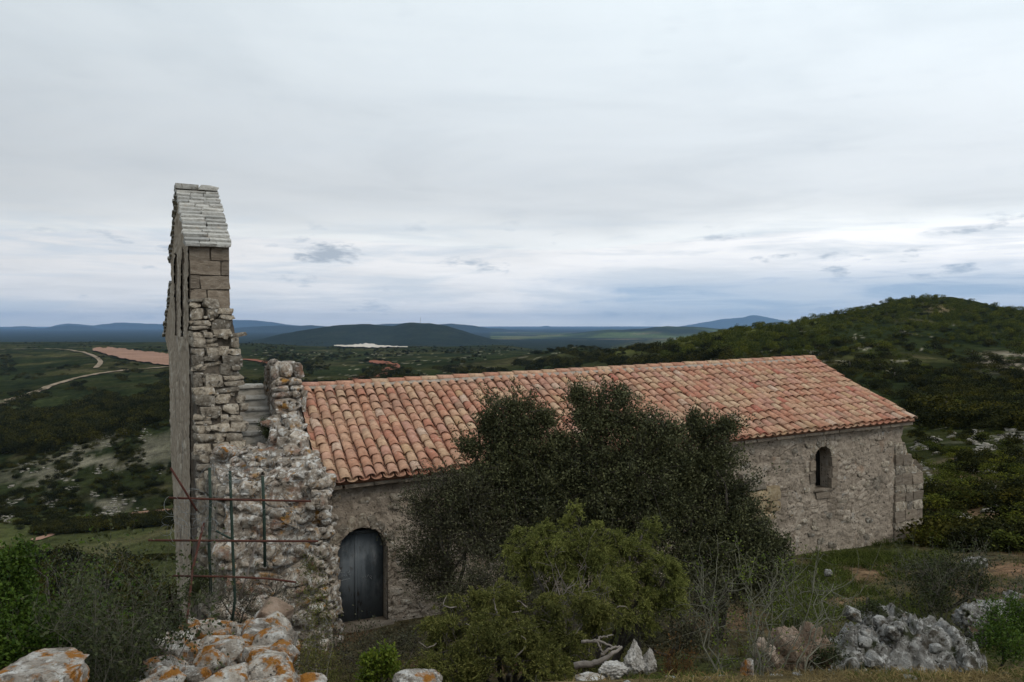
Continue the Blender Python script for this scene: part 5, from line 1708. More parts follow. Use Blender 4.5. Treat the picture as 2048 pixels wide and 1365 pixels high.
def broadleaf(name, label, cat, base, blobs, seed, leafmat, barkmat, twigs=150, leaves=40, Ln=0.036, Wd=0.017, group=None, trunk_r=0.06, spread=0.055, bare=0.12, up=0.35, stems=1, dens=1.0, twig_r=0.0035):
    """base: world point; blobs: (px, py, Y, radius in px) lobes of the crown as read off the photograph."""
    r = np.random.default_rng(seed)
    root = empty(name, base, 0, label, cat, group)
    o_ = np.array(base)
    wood, leaf = Geo(), Geo()
    lobes = [(np.array(pt(x, y, Y)) - o_, rp * Y / F) for x, y, Y, rp in blobs]
    low = min(c[2] - q * 0.5 for c, q in lobes)
    forks = []
    for k_ in range(stems):
        cc = np.mean([c for c, q in lobes], axis=0)
        fk = np.array([cc[0] * 0.3 + r.normal() * 0.08 * (stems > 1), cc[1] * 0.3 + r.normal() * 0.08 * (stems > 1), max(0.15, min(low, cc[2] * 0.45))])
        p = curve_pts((0, 0, -0.15), fk, r, 6, 0.06)
        wood.tube(p, np.linspace(trunk_r * 1.25, trunk_r * 0.85, 6), 7)
        forks.append(fk)
    for c, q in lobes:
        fk = forks[r.integers(len(forks))]
        p = curve_pts(fk, c, r, 7, 0.10)
        wood.tube(p, np.linspace(trunk_r * 0.7, trunk_r * 0.22, 7), 5)
        nt = max(20, int(twigs * dens * (q / 0.6) ** 1.6))
        d = unit(r.normal(size=(nt, 3)))
        ln = r.uniform(0.45, 1.0, nt) ** 0.6
        lump = np.clip(0.90 + 1.25 * fbm(d[:, 0] * 2.4 + seed + c[0] * 7, d[:, 1] * 2.4, d[:, 2] * 2.4, seed, 3) * 2, 0.25, 1.6)
        ln = np.where(r.random(nt) < 0.16, ln * r.uniform(1.1, 1.6, nt), ln)
        tips = c + d * (q * ln * lump)[:, None] + np.array([0, 0, 0.05])
        st = c + d * (q * 0.2) * r.random((nt, 1))
        bareflag = r.random(nt) < bare
        for i in range(nt):
            pp = curve_pts(st[i], tips[i], r, 4, 0.12)
            if i % 2 == 0 or bareflag[i]:
                wood.tube(pp, np.linspace(twig_r * 1.5, twig_r * 0.6, 4), 3, False)
            m = int(leaves * (0.12 if bareflag[i] else 1) * r.uniform(0.6, 1.3))
            if m < 1:
                continue
            t = r.uniform(0.4, 1.08, m)[:, None]
            seg = pp[0] * (1 - t) ** 2 + 2 * pp[1] * t * (1 - t) * 0 + (pp[0] * 2 * t * (1 - t)) * 0.5 + (pp[3] * 2 * t * (1 - t)) * 0.5 + pp[3] * t * t
            C = seg + r.normal(size=(m, 3)) * spread
            D = r.normal(size=(m, 3)) * 0.8 + d[i] * 0.6 + np.array([0, 0, up])
            leaf_quads(leaf, C, D, Ln * r.uniform(0.65, 1.25, m), Wd * r.uniform(0.7, 1.2, m), r)
    wood.build('trunk', barkmat, root, True)
    leaf.build('crown', leafmat, root)
    return root


def gbase(px, Y):
    X = (px - 1024) / F * Y
    return (X, Y, gzf(X, Y))


# dark evergreen oaks in front of the south wall
broadleaf('evergreen_oak', 'low dark evergreen bush spreading beside the arched door', 'tree', gbase(900, 12.1),
          [(880, 1060, 12.2, 80), (840, 1125, 12.2, 58), (905, 985, 12.3, 62), (960, 1080, 12.0, 82), (880, 1160, 12.0, 62), (950, 1000, 12.2, 60), (850, 1010, 12.3, 48)], 501, M['oak_dull'], M['bark'], 200, 38, 0.040, 0.018, bare=0.25, trunk_r=0.05)
broadleaf('evergreen_oak', 'dark evergreen oak with bare twigs reaching over the roof tiles', 'tree', gbase(1020, 12.7),
          [(1025, 835, 12.8, 62), (1000, 900, 12.7, 72), (1050, 920, 12.6, 72), (1010, 985, 12.5, 85), (1080, 1000, 12.4, 75), (1060, 860, 12.8, 40), (960, 960, 12.6, 48), (975, 850, 12.7, 30), (940, 1030, 12.4, 70), (1030, 1080, 12.2, 80), (1090, 930, 12.6, 52), (940, 900, 12.7, 26)], 502, M['oak_leaf'], M['bark'], 205, 44, 0.050, 0.023, spread=0.045, bare=0.22)
broadleaf('evergreen_oak', 'tallest dark evergreen oak in the middle of the clump before the roof', 'tree', gbase(1200, 12.5),
          [(1190, 835, 12.6, 58), (1245, 850, 12.6, 56), (1300, 880, 12.6, 58), (1180, 905, 12.5, 80), (1270, 940, 12.4, 90), (1200, 990, 12.3, 92), (1300, 1010, 12.3, 72), (1120, 900, 12.7, 48), (1130, 970, 12.5, 72), (1290, 1080, 12.1, 72), (1190, 1060, 12.2, 80), (1085, 845, 12.8, 34), (1345, 930, 12.6, 48), (1350, 1010, 12.4, 60), (1240, 800, 12.7, 30), (1160, 795, 12.7, 30), (1110, 1050, 12.2, 76), (1340, 870, 12.7, 34)], 503, M['oak_leaf'], M['bark'], 205, 44, 0.050, 0.023, spread=0.045, bare=0.18)
broadleaf('evergreen_oak', 'rounded dark evergreen oak standing next to the pale wall end', 'tree', gbase(1430, 12.6),
          [(1415, 880, 12.9, 46), (1400, 940, 12.8, 56), (1440, 930, 12.8, 50), (1420, 1000, 12.7, 74), (1380, 1060, 12.5, 80), (1450, 1070, 12.4, 72), (1500, 1100, 12.2, 64), (1400, 1130, 12.0, 80), (1540, 1100, 12.2, 46), (1475, 990, 12.6, 30), (1490, 1160, 11.8, 70), (1360, 980, 12.6, 50), (1455, 860, 12.9, 30), (1390, 850, 12.9, 30), (1480, 1040, 12.5, 50), (1550, 1150, 12.0, 46)], 504, M['oak_leaf'], M['bark'], 205, 44, 0.050, 0.023, spread=0.045, bare=0.08)
broadleaf('undergrowth_shrub', 'black green shrub under the oaks behind the pale rocks', 'shrub', gbase(1330, 9.6),
          [(1340, 1210, 9.6, 85), (1420, 1220, 9.4, 80), (1290, 1260, 8.8, 70), (1380, 1280, 8.6, 70)], 505, M['oak_dull'], M['bark'], 120, 34, bare=0.15, trunk_r=0.03)


broadleaf('undergrowth_shrub', 'dark undergrowth between the door-side bush and the junipers', 'shrub', gbase(1010, 10.4),
          [(960, 1170, 10.4, 60), (1030, 1150, 10.5, 66), (1090, 1180, 10.2, 60), (980, 1225, 9.8, 55), (910, 1200, 10.4, 45), (1060, 1225, 9.6, 50)], 506, M['oak_dull'], M['bark'], 150, 38, bare=0.15, trunk_r=0.03)


def juniper(name, label, base, blobs, seed, mat, sprigs=640, needles=28, dead=10):
    r = np.random.default_rng(seed)
    root = empty(name, base, 0, label, 'juniper')
    o_ = np.array(base)
    wood, leaf = Geo(), Geo()
    lobes = [(np.array(pt(x, y, Y)) - o_, rp * Y / F) for x, y, Y, rp in blobs]
    for c, q in lobes:
        wood.tube(curve_pts((r.normal() * 0.05, r.normal() * 0.05, -0.1), c, r, 8, 0.12), np.linspace(0.035, 0.012, 8), 5)
        n = int(sprigs * (q / 0.35) ** 1.7)
        nt = max(8, n // 36)
        td = unit(r.normal(size=(nt, 3)))
        lump = np.clip(0.92 + 0.9 * fbm(td[:, 0] * 2.6 + seed + c[0] * 5, td[:, 1] * 2.6, td[:, 2] * 2.6, seed, 3) * 2, 0.4, 1.35)
        trad = q * r.uniform(0.62, 1.0, nt) * lump
        tlen = q * r.uniform(0.10, 0.42, nt)                 # each tuft reaches outwards along its own twig
        tax = unit(td * np.array([1, 1, 0.55]) + np.array([0, 0, 0.25]) + r.normal(size=(nt, 3)) * 0.3)
        ti = r.integers(0, nt, n)
        d = tax[ti]
        al = r.random(n)
        root_p = c + td[ti] * trad[ti][:, None] * np.array([1.0, 1.0, 0.86]) + d * (tlen[ti] * al)[:, None] + r.normal(size=(n, 3)) * (0.045 * (1.15 - al))[:, None]
        sd = unit(d * np.array([1, 1, 0.6]) + np.array([0, 0, 0.25]) + r.normal(size=(n, 3)) * 0.45)
        ln = r.uniform(0.06, 0.15, n)
        m = needles
        t = r.uniform(0.0, 1.0, (n, m, 1))
        droop = np.array([0, 0, -1.0])
        pos = root_p[:, None, :] + sd[:, None, :] * ln[:, None, None] * t + droop * (ln[:, None, None] * 0.55 * t ** 2)
        pos = pos + r.normal(size=pos.shape) * 0.006
        dirn = sd[:, None, :] + droop * 0.8 * t + r.normal(size=pos.shape) * 0.65
        leaf_quads(leaf, pos.reshape(-1, 3), dirn.reshape(-1, 3), r.uniform(0.018, 0.036, n * m), 0.0085, r, 0.0)
        for i in range(0, n, 4):
            wood.tube([root_p[i] - sd[i] * 0.08, root_p[i], root_p[i] + sd[i] * ln[i] * .6], [0.003, 0.002, 0.001], 3, False)
    wood.build('trunk', M['bark'], root, True)
    leaf.build('foliage', mat, root)
    if dead:
        g = Geo()
        for i in range(dead):
            c, q = lobes[r.integers(len(lobes))]
            d = unit(r.normal(size=3) + np.array([0, -0.6, 0.5]))
            g.tube(curve_pts(c + d * q * 0.5, c + d * q * r.uniform(1.0, 1.25), r, 6, 0.2), np.linspace(0.007, 0.002, 6), 4)
        g.build('dead_twigs', M['dead_wood'], root, True)['kind'] = 'stuff'
    return root


juniper('juniper', 'yellow green juniper spreading in front of the dark oaks', gbase(1190, 8.5),
        [(1090, 1092, 8.6, 50), (1150, 1078, 8.6, 46), (1200, 1105, 8.5, 58), (1100, 1150, 8.4, 66), (1180, 1160, 8.3, 66), (1260, 1110, 8.5, 54), (1300, 1150, 8.4, 60), (1255, 1180, 8.3, 62), (1330, 1160, 8.5, 44), (1300, 1205, 8.3, 46), (1050, 1105, 8.6, 32), (1285, 1068, 8.6, 22)], 521, M['juniper'])
juniper('juniper', 'low brownish green juniper sprawling down to the dead branch', gbase(990, 6.4),
        [(985, 1200, 6.6, 46), (930, 1235, 6.5, 58), (1000, 1260, 6.3, 66), (1070, 1225, 6.5, 58), (1130, 1235, 6.5, 56), (900, 1290, 6.2, 60), (970, 1320, 6.0, 70), (1060, 1300, 6.1, 70), (1130, 1290, 6.3, 52), (900, 1340, 5.9, 50), (1020, 1350, 5.8, 70), (1190, 1245, 6.7, 50), (1210, 1215, 6.8, 44), (1100, 1345, 5.9, 40)], 522, M['juniper_dull'], dead=16)


def bare_bush(name, label, base, tips_box, n, seed, mat, r0=0.012, leafmat=None, leafn=0, Ln=0.022, cat='shrub', group=None, stems=6, leaf_up=0.0):
    """Branching twigs from one base; tips_box: (px0, px1, py0, py1, Y0, Y1)."""
    r = np.random.default_rng(seed)
    root = empty(name, base, 0, label, cat, group)
    o_ = np.array(base)
    x0, x1, y0, y1, Y0, Y1 = tips_box
    wood, leaf = Geo(), Geo()
    for k_ in range(stems):
        tip = np.array(pt(x0 + (x1 - x0) * (k_ + r.random()) / stems, r.uniform(y0, y0 + (y1 - y0) * 0.45), r.uniform(Y0, Y1))) - o_
        main = curve_pts((r.normal() * 0.02, r.normal() * 0.02, -0.05), tip, r, 12, 0.10)
        wood.tube(main, np.linspace(r0, r0 * 0.18, 12), 5)
        for j in range(n):
            i = r.integers(3, 11)
            d = unit(unit(tip) + r.normal(size=3) * 0.75)
            L_ = np.linalg.norm(tip) * r.uniform(0.12, 0.36)
            br = curve_pts(main[i], main[i] + d * L_, r, 6, 0.16)
            wood.tube(br, np.linspace(r0 * 0.35, r0 * 0.12, 6), 3, False)
            for q in range(3):
                i2 = r.integers(1, 6)
                d2 = unit(d + r.normal(size=3) * 0.8)
                b2 = curve_pts(br[i2], br[i2] + d2 * L_ * r.uniform(0.2, 0.5), r, 4, 0.12)
                wood.tube(b2, np.linspace(r0 * 0.17, r0 * 0.08, 4), 3, False)
                if leafmat and leafn:
                    m = r.poisson(leafn)
                    if m:
                        C = b2[r.integers(0, 4, m)] + r.normal(size=(m, 3)) * 0.014
                        leaf_quads(leaf, C, r.normal(size=(m, 3)) + np.array([0, 0, leaf_up + .3]), Ln * r.uniform(.6, 1.3, m), Ln * 0.6, r)
    wood.build('branches', mat, root, True)
    if leafmat and leafn and leaf.n:
        leaf.build('leaves', leafmat, root)
    return root


bare_bush('hawthorn', 'leafless pale hawthorn with a few fresh leaves beside the reddish rock', gbase(1490, 5.9), (1395, 1690, 1120, 1260, 5.9, 6.6), 15, 541, M['pale_twig'], 0.009, M['fresh_leaf'], 1.0, 0.020, stems=9)
bare_bush('hawthorn', 'slim hawthorn sprouting yellow green leaves against the black shrub', gbase(1450, 7.2), (1425, 1500, 1105, 1200, 7.1, 7.4), 12, 542, M['pale_twig'], 0.010, M['fresh_leaf'], 5, 0.026, stems=4)
bare_bush('hawthorn', 'thin sapling with yellow green leaves before the pale wall', gbase(1590, 9.5), (1555, 1625, 1085, 1190, 9.4, 9.7), 11, 543, M['pale_twig'], 0.010, M['fresh_leaf'], 4, 0.030, stems=4)
bare_bush('weed_bush', 'loose yellow green weeds on the slope above the outcrop', gbase(1660, 9.0), (1600, 1730, 1165, 1250, 8.6, 9.4), 10, 544, M['pale_twig'], 0.006, M['fresh_leaf'], 2.2, 0.026, stems=9)
# left: fresh green bush and grey thicket below the low wall
broadleaf('green_bush', 'bright green leafy bush growing up beside the lichened boulder', 'shrub', gbase(60, 5.9),
          [(45, 1120, 6.0, 22), (50, 1160, 6.0, 28), (20, 1200, 5.9, 46), (60, 1230, 5.9, 52), (10, 1270, 5.7, 66), (90, 1270, 5.8, 50), (60, 1320, 5.6, 66), (-30, 1180, 5.9, 46), (120, 1310, 5.7, 44), (-20, 1330, 5.6, 60), (5, 1140, 6.1, 24)], 551, M['bright_leaf'], M['bark'], 230, 40, 0.032, 0.019, trunk_r=0.02, spread=0.035, bare=0.05, stems=3, twig_r=0.002)
bare_bush('thicket', 'grey leafless thicket between the green bush and the low wall', gbase(240, 5.6), (90, 345, 1165, 1330, 5.3, 6.0), 20, 552, M['twig'], 0.005, M['bramble_leaf'], 7.5, 0.030, stems=20)
bare_bush('thicket', 'greenish twiggy thicket sprouting small leaves behind the green bush', gbase(170, 6.4), (100, 260, 1160, 1290, 6.2, 6.8), 16, 553, M['twig'], 0.005, M['bright_leaf'], 8.0, 0.030, stems=14)
broadleaf('green_bush', 'small dark green shrub under the grey thicket', 'shrub', gbase(210, 6.2), [(190, 1320, 6.1, 62), (260, 1310, 6.2, 55), (140, 1340, 5.9, 60), (230, 1360, 5.9, 60), (300, 1330, 6.3, 40)], 554, M['bramble_leaf'], M['bark'], 200, 30, 0.026, 0.016, trunk_r=0.015, spread=0.04, bare=0.25, twig_r=0.002)
# dark scrub in the gap of the ruined wall, weeds hanging down its side
broadleaf('dark_shrub', 'dark shrub filling the gap behind the iron grid', 'shrub', gbase(480, 8.6), [(440, 1195, 8.3, 40), (500, 1205, 8.3, 46), (550, 1190, 8.4, 42), (400, 1180, 8.2, 24), (480, 1230, 8.2, 46)], 555, M['oak_dull'], M['bark'], 170, 28, 0.022, 0.009, trunk_r=0.02, spread=0.05, bare=0.35, twig_r=0.002)
broadleaf('green_bush', 'little dark green bush at the foot of the tower', 'shrub', gbase(395, 7.6), [(395, 1180, 7.5, 20), (405, 1165, 7.5, 16), (385, 1200, 7.5, 18)], 556, M['bramble_leaf'], M['bark'], 200, 36, 0.024, 0.012, trunk_r=0.012, spread=0.03, bare=0.05, twig_r=0.002)
bare_bush('dry_thicket', 'dry curling stems on the broken face of the ruined wall', gbase(560, 9.0), (500, 640, 1020, 1170, 8.6, 9.0), 8, 557, M['dead_wood'], 0.004, M['wall_grass'], 0.6, 0.02, stems=9)
broadleaf('wall_weed', 'green tuft growing on the stone stair', 'weed', st2w(-0.42, 2.45, 3.05), [(533, 862, 15.6, 11), (528, 850, 15.7, 8), (540, 875, 15.6, 9)], 558, M['bramble_leaf'], M['bark'], 300, 40, 0.03, 0.014, trunk_r=0.01, spread=0.03, bare=0, twig_r=0.002)
broadleaf('wall_weed', 'leafy weeds hanging over the side of the low wall by the door', 'weed', gbase(640, 6.6), [(625, 1190, 7.2, 28), (640, 1240, 6.9, 32), (630, 1290, 6.6, 36), (650, 1330, 6.3, 34), (610, 1330, 6.2, 34), (620, 1140, 7.6, 18)], 559, M['wall_grass'], M['twig'], 200, 26, 0.024, 0.009, trunk_r=0.008, spread=0.05, bare=0.2, twig_r=0.0018)
broadleaf('young_shrub', 'small fresh green shrub below the door sill', 'shrub', gbase(755, 5.5), [(740, 1330, 5.5, 16), (772, 1322, 5.5, 16), (755, 1350, 5.5, 26), (735, 1362, 5.5, 18), (780, 1350, 5.5, 14)], 560, M['fresh_leaf'], M['bark'], 300, 22, 0.03, 0.016, trunk_r=0.006, spread=0.02, bare=0, twig_r=0.002, stems=3)
broadleaf('dark_shrub', 'dark low shrub below the door between the weeds and the juniper', 'shrub', gbase(740, 8.2), [(730, 1300, 8.0, 50), (790, 1300, 8.0, 50), (690, 1310, 7.8, 40), (830, 1290, 8.2, 45), (760, 1340, 7.4, 50)], 561, M['oak_dull'], M['bark'], 150, 30, 0.03, 0.013, trunk_r=0.015, bare=0.3, twig_r=0.002)
# right: brambles, green shrub, russet plant
bare_bush('bramble', 'tangled dark brambles above the grey outcrop', gbase(1870, 11.4), (1780, 1990, 1095, 1210, 10.8, 12.0), 16, 571, M['twig'], 0.008, M['bramble_leaf'], 3.2, 0.038, stems=18)
broadleaf('bramble_bush', 'dense dark green bush rising from the brambles before the buttress', 'shrub', gbase(1880, 11.8), [(1850, 1150, 11.8, 48), (1900, 1140, 11.9, 44), (1930, 1165, 11.6, 46), (1870, 1185, 11.3, 42), (1960, 1180, 11.5, 40)], 572, M['bramble_leaf'], M['bark'], 130, 30, 0.04, 0.02, trunk_r=0.02, bare=0.35)
bare_bush('bramble', 'grey leafless brambles along the red earth patch', gbase(2010, 12.6), (1950, 2090, 1150, 1215, 12.0, 13.0), 14, 573, M['twig'], 0.008, M['bramble_leaf'], 1.2, 0.032, stems=14)
broadleaf('green_shrub', 'lush green shrub in front of the pale rock ledge', 'shrub', gbase(2010, 8.2), [(1990, 1240, 8.1, 28), (2030, 1235, 8.1, 36), (2010, 1275, 7.9, 40), (2060, 1270, 8.0, 50), (1975, 1290, 7.8, 26), (2030, 1310, 7.6, 36)], 574, M['bright_leaf'], M['bark'], 200, 30, 0.034, 0.016, trunk_r=0.015, bare=0.08, twig_r=0.002)
broadleaf('dark_shrub', 'dark shrub hugging the flank of the grey outcrop', 'shrub', gbase(1910, 7.8), [(1900, 1290, 7.7, 30), (1920, 1310, 7.5, 30), (1890, 1270, 7.9, 24)], 575, M['oak_dull'], M['bark'], 150, 26, 0.026, 0.012, trunk_r=0.012, bare=0.4, twig_r=0.002)
bare_bush('russet_bush', 'russet low plant beside the pointed pale rock', gbase(1360, 4.9), (1325, 1405, 1288, 1330, 4.8, 5.0), 9, 576, M['rust_leaf'], 0.004, M['rust_leaf'], 2.2, 0.016, stems=9)
for k_, (x, Y, w, h, lb) in enumerate([(1690, 11.5, 30, 30, 'low olive bush on the earth bank below the chapel wall'), (1760, 13.2, 40, 26, 'flat olive bush beside the brambles below the chapel wall'), (1610, 12.6, 26, 30, 'low dark bush where the oak meets the chapel wall')]):
    z0 = gzf((x - 1024) / F * Y, Y)
    y0 = 650 - (z0 - CZ) / Y * F
    broadleaf('low_bush', lb, 'shrub', gbase(x, Y), [(x, y0 - h * .5, Y, h * .7), (x - w * .6, y0 - h * .3, Y, h * .55), (x + w * .6, y0 - h * .35, Y + .2, h * .6)], 580 + k_, M['bramble_leaf'], M['bark'], 170, 30, 0.03, 0.014, trunk_r=0.012, bare=0.2, twig_r=0.002)


broadleaf('low_bush', 'small dark bush growing out of the top of the grey outcrop', 'shrub', pt(1735, 1225, 7.9), [(1735, 1222, 7.85, 16), (1755, 1230, 7.8, 13), (1715, 1232, 7.8, 14)], 595, M['bramble_leaf'], M['bark'], 260, 26, 0.024, 0.012, trunk_r=0.01, bare=0.3, twig_r=0.0015, spread=0.03)
broadleaf('low_bush', 'small dark bush between the reddish bank and the grey outcrop', 'shrub', gbase(1655, 6.9), [(1655, 1300, 6.9, 26), (1668, 1318, 6.7, 22), (1640, 1322, 6.7, 20)], 596, M['bramble_leaf'], M['bark'], 240, 26, 0.024, 0.012, trunk_r=0.01, bare=0.35, twig_r=0.0015, spread=0.03)


def dead_branch():
    r = np.random.default_rng(5)
    root = empty('dead_branch', pt(1150, 1335, 4.75), 0, 'bleached crooked dead branch lying by the pale rocks', 'branch')
    o_ = np.array(root.location)
    g = Geo()
    def br(pts, r0, r1):
        P_ = np.array([np.array(pt(x, y, Y)) - o_ for x, y, Y in pts])
        t = np.linspace(0, 1, 14) * (len(P_) - 1)
        i = np.minimum(t.astype(int), len(P_) - 2); w = (t - i)[:, None]
        p = P_[i] * (1 - w) + P_[i + 1] * w + r.normal(size=(14, 3)) * 0.004
        g.tube(p, np.linspace(r0, r1, 14), 6)
    br([(1150, 1332, 4.75), (1195, 1326, 4.7), (1220, 1310, 4.7), (1245, 1296, 4.75)], 0.022, 0.008)
    br([(1205, 1308, 4.72), (1222, 1298, 4.74), (1240, 1291, 4.76)], 0.010, 0.005)
    br([(1165, 1283, 4.85), (1200, 1282, 4.82), (1225, 1295, 4.78)], 0.010, 0.005)
    br([(1192, 1282, 4.82), (1198, 1295, 4.8), (1205, 1303, 4.76)], 0.006, 0.004)
    br([(1190, 1284, 4.82), (1205, 1275, 4.85), (1225, 1270, 4.9)], 0.008, 0.003)
    g.build('branches', M['dead_wood'], root, True)


dead_branch()
bare_bush('dead_twigs', 'grey dead twigs standing in the hollow between the junipers', gbase(1140, 7.2), (1100, 1185, 1150, 1215, 6.9, 7.2), 9, 590, M['dead_wood'], 0.011, stems=7)


def blades(name, label, pts, hmin, hmax, mat, seed, per=1, cat='grass', lean=0.5, w=0.004):
    r = np.random.default_rng(seed)
    P_ = np.repeat(np.asarray(pts, float), per, axis=0)
    n = len(P_)
    P_ = P_ + np.concatenate([r.normal(size=(n, 2)) * 0.03, np.zeros((n, 1))], 1)
    h = r.uniform(hmin, hmax, n)[:, None]
    d = np.concatenate([r.normal(size=(n, 2)) * lean, np.ones((n, 1))], 1)
    d = unit(d)
    s = unit(np.cross(d, r.normal(size=(n, 3)))) * w
    mid = P_ + d * h * 0.55
    tip = P_ + d * h + np.concatenate([d[:, :2] * h * 0.5, -h * 0.12], 1)
    v = np.stack([P_ - s, P_ + s, mid + s * .7, mid - s * .7, tip], 1).reshape(-1, 3)
    b = np.arange(n)[:, None] * 5
    g = Geo()
    g.add(v, b + np.array([[0, 1, 2, 3]]))
    g.f[3] = [b + np.array([[3, 2, 4]])]
    o = g.build(name, mat)
    tag(o, label, cat, None, 'stuff')
    return o


def ground_pts(n, x0, x1, y0, y1, seed, thr=0.0, sc=0.6):
    r = np.random.default_rng(seed)
    px = r.uniform(x0, x1, n); Y = r.uniform(y0, y1, n)
    X = (px - 1024) / F * Y
    keep = fbm(X / sc, Y / sc, None, seed, 3) > thr
    X, Y = X[keep], Y[keep]
    return np.stack([X, Y, gz(X, Y) - 0.005], 1)


blades('dry_grass', 'short dry grass on the dry earth edge', ground_pts(9000, 1120, 2150, 3.3, 5.2, 601, -0.02), 0.015, 0.06, M['dry_grass'], 601, 3, lean=0.9, w=0.0022)
blades('green_grass', 'green grass tufts on the dry earth edge', ground_pts(5000, 1150, 2150, 3.5, 5.0, 602, 0.12, 0.25), 0.015, 0.05, M['green_grass'], 602, 3, lean=0.6, w=0.002)
blades('slope_grass', 'rough grass on the slope between the outcrop and the chapel', ground_pts(9000, 1480, 2200, 6.0, 19.5, 603, 0.0, 0.9), 0.05, 0.20, M['wall_grass'], 603, 3, w=0.005, lean=.6)
blades('meadow_grass', 'darker grass along the foot of the chapel wall', ground_pts(7000, 1540, 1900, 13.0, 20.0, 604, -0.05, 1.2), 0.08, 0.25, M['green_grass'], 604, 3, w=0.008, lean=.6)
blades('rock_grass', 'weeds sprouting between the humps of the grey outcrop', ground_pts(2500, 1620, 2050, 6.2, 8.8, 607, 0.0, 0.4), 0.08, 0.30, M['wall_grass'], 607, 3, w=0.004, lean=.6)
blades('bank_grass', 'grass on the bank below the door', ground_pts(5000, 600, 1300, 5.0, 12.5, 605, 0.0, 0.8), 0.06, 0.22, M['wall_grass'], 605, 3, w=0.005, lean=.6)
blades('hillside_grass', 'grass on the steep bank below the ruined wall', ground_pts(6000, -100, 420, 5.0, 16, 606, -0.05, 0.8), 0.06, 0.25, M['green_grass'], 606, 3, w=0.006, lean=.6)

# ------------------------------------------------------------------ scrub and trees of the far slopes
def crown_mesh(name, seed, mat, nq=260, size=0.2, flat=0.8, lobes=6, trunk=0.0):
    r = np.random.default_rng(seed)
    g = Geo()
    cs_ = [(r.normal(size=3) * np.array([0.38, 0.38, 0.2]) + np.array([0, 0, 0.55 * flat + trunk]), r.uniform(0.35, 0.62)) for _ in range(lobes)]
    for c, q in cs_:
        n = nq // lobes
        d = unit(r.normal(size=(n, 3)))
        p = c + d * q * r.uniform(0.7, 1.02, (n, 1)) * np.array([1, 1, flat])
        leaf_quads(g, p, np.cross(d, r.normal(size=(n, 3))) + d * 0.35, size * r.uniform(.6, 1.2, n), size * 0.75, r)
    me = g.mesh(name)
    me.materials.append(mat)
    return me


OAKS = [crown_mesh('crown', 700 + i, M['far_oak'], 420, 0.17, 0.85, 8, 0.25) for i in range(4)]
SCRUB = [crown_mesh('crown', 720 + i, M['far_scrub'], 420, 0.17, 0.75, 8) for i in range(4)]
tg = Geo()
tg.tube([(0, 0, -0.3), (0.03, 0, 0.2), (0, 0, 0.75)], [0.09, 0.07, 0.04], 5)
TRUNK = tg.mesh('trunk')
TRUNK.materials.append(M['bark'])


def far_tree(name, label, cat, group, X, Y, sink, rz, sc, crown):
    o = empty(name, (X, Y, gzf(X, Y) - sink), rz, label, cat, group)
    o.scale = sc
    c = link('crown', crown, None, o)
    link('trunk', TRUNK, None, o)
    return c


def hits(n, x0, x1, y0, y1, seed, ymin=20.0, mask=None):
    r = np.random.default_rng(seed)
    px = r.uniform(x0, x1, n); py = r.uniform(y0, y1, n)
    if mask is not None:
        kk_ = mask(px, py, r)
        px, py = px[kk_], py[kk_]
    Y = ground_hit(px, py, ymin)
    ok = ~np.isnan(Y)
    px, Y = px[ok], Y[ok]
    X = (px - 1024) / F * Y
    return np.stack([X, Y, gz(X, Y)], 1)


sky_x = np.array([1300, 1380, 1440, 1500, 1560, 1620, 1680, 1740, 1790, 1850, 1900, 1950, 2000, 2060])
sky_y = np.array([688, 678, 664, 648, 638, 628, 618, 604, 594, 590, 596, 606, 612, 618])


def skyl(px):
    return np.interp(px, sky_x, sky_y)


# single trees that stand out along the crest of the right-hand hill
r_ = np.random.default_rng(77)
cnt = 0
for i in range(150):
    x = r_.uniform(1440, 2060)
    y = skyl(x) + abs(r_.normal()) * 22 + 4
    Yh = ground_hit([x], [y], 120)[0]
    if np.isnan(Yh) or Yh > 700:
        continue
    X = (x - 1024) / F * Yh
    OAK_P = far_tree('oak_tree', 'small spring green oak on the crest of the hill behind the chapel', 'tree', 'oaks on the crest of the hill', X, Yh, 0.3, r_.uniform(0, 6), (r_.uniform(1.6, 3.0),) * 2 + (r_.uniform(1.6, 2.7),), OAKS[i % 4])
# single bushes that can be told apart on the slopes
BUSH_P = BUSH_Q = None
for i, (x, y, s_) in enumerate([(1895, 822, 3.2), (1500, 700, 2.5), (1945, 712, 3.0), (1760, 745, 3.4), (1790, 760, 3.0), (1700, 735, 2.6), (1735, 720, 2.4), (2040, 700, 3.5), (1670, 712, 2.4), (1640, 700, 2.6), (1980, 690, 2.8), (1870, 700, 2.6)]):
    Yh = ground_hit([x], [y], 60)[0]
    X = (x - 1024) / F * Yh
    c_ = far_tree('round_bush', 'rounded dark bush standing alone on the grassy slope beyond the roof', 'bush', 'bushes dotted over the slope beyond the roof', X, Yh, 0.2, i, (s_, s_, s_ * 0.8), SCRUB[i % 4])
    BUSH_P, BUSH_Q = (c_, BUSH_Q) if i % 2 else (BUSH_P, c_)
for i, (x, y, s_) in enumerate([(240, 1118, 3.2), (262, 1140, 3.6), (285, 1165, 3.6), (230, 1160, 4.0), (255, 1190, 4.2), (300, 1200, 4.0), (205, 1180, 4.0), (330, 1205, 3.0), (180, 1150, 3.6), (125, 1100, 2.4), (150, 1115, 2.6), (205, 1145, 3.0)]):
    Yh = ground_hit([x], [y + 8], 60)[0]
    X = (x - 1024) / F * Yh
    VT = far_tree('valley_tree', 'dark round tree on the valley meadow beyond the bell gable', 'tree', 'trees on the valley meadow', X, Yh, 0.3, i, (s_, s_, s_ * 1.05), SCRUB[i % 4])


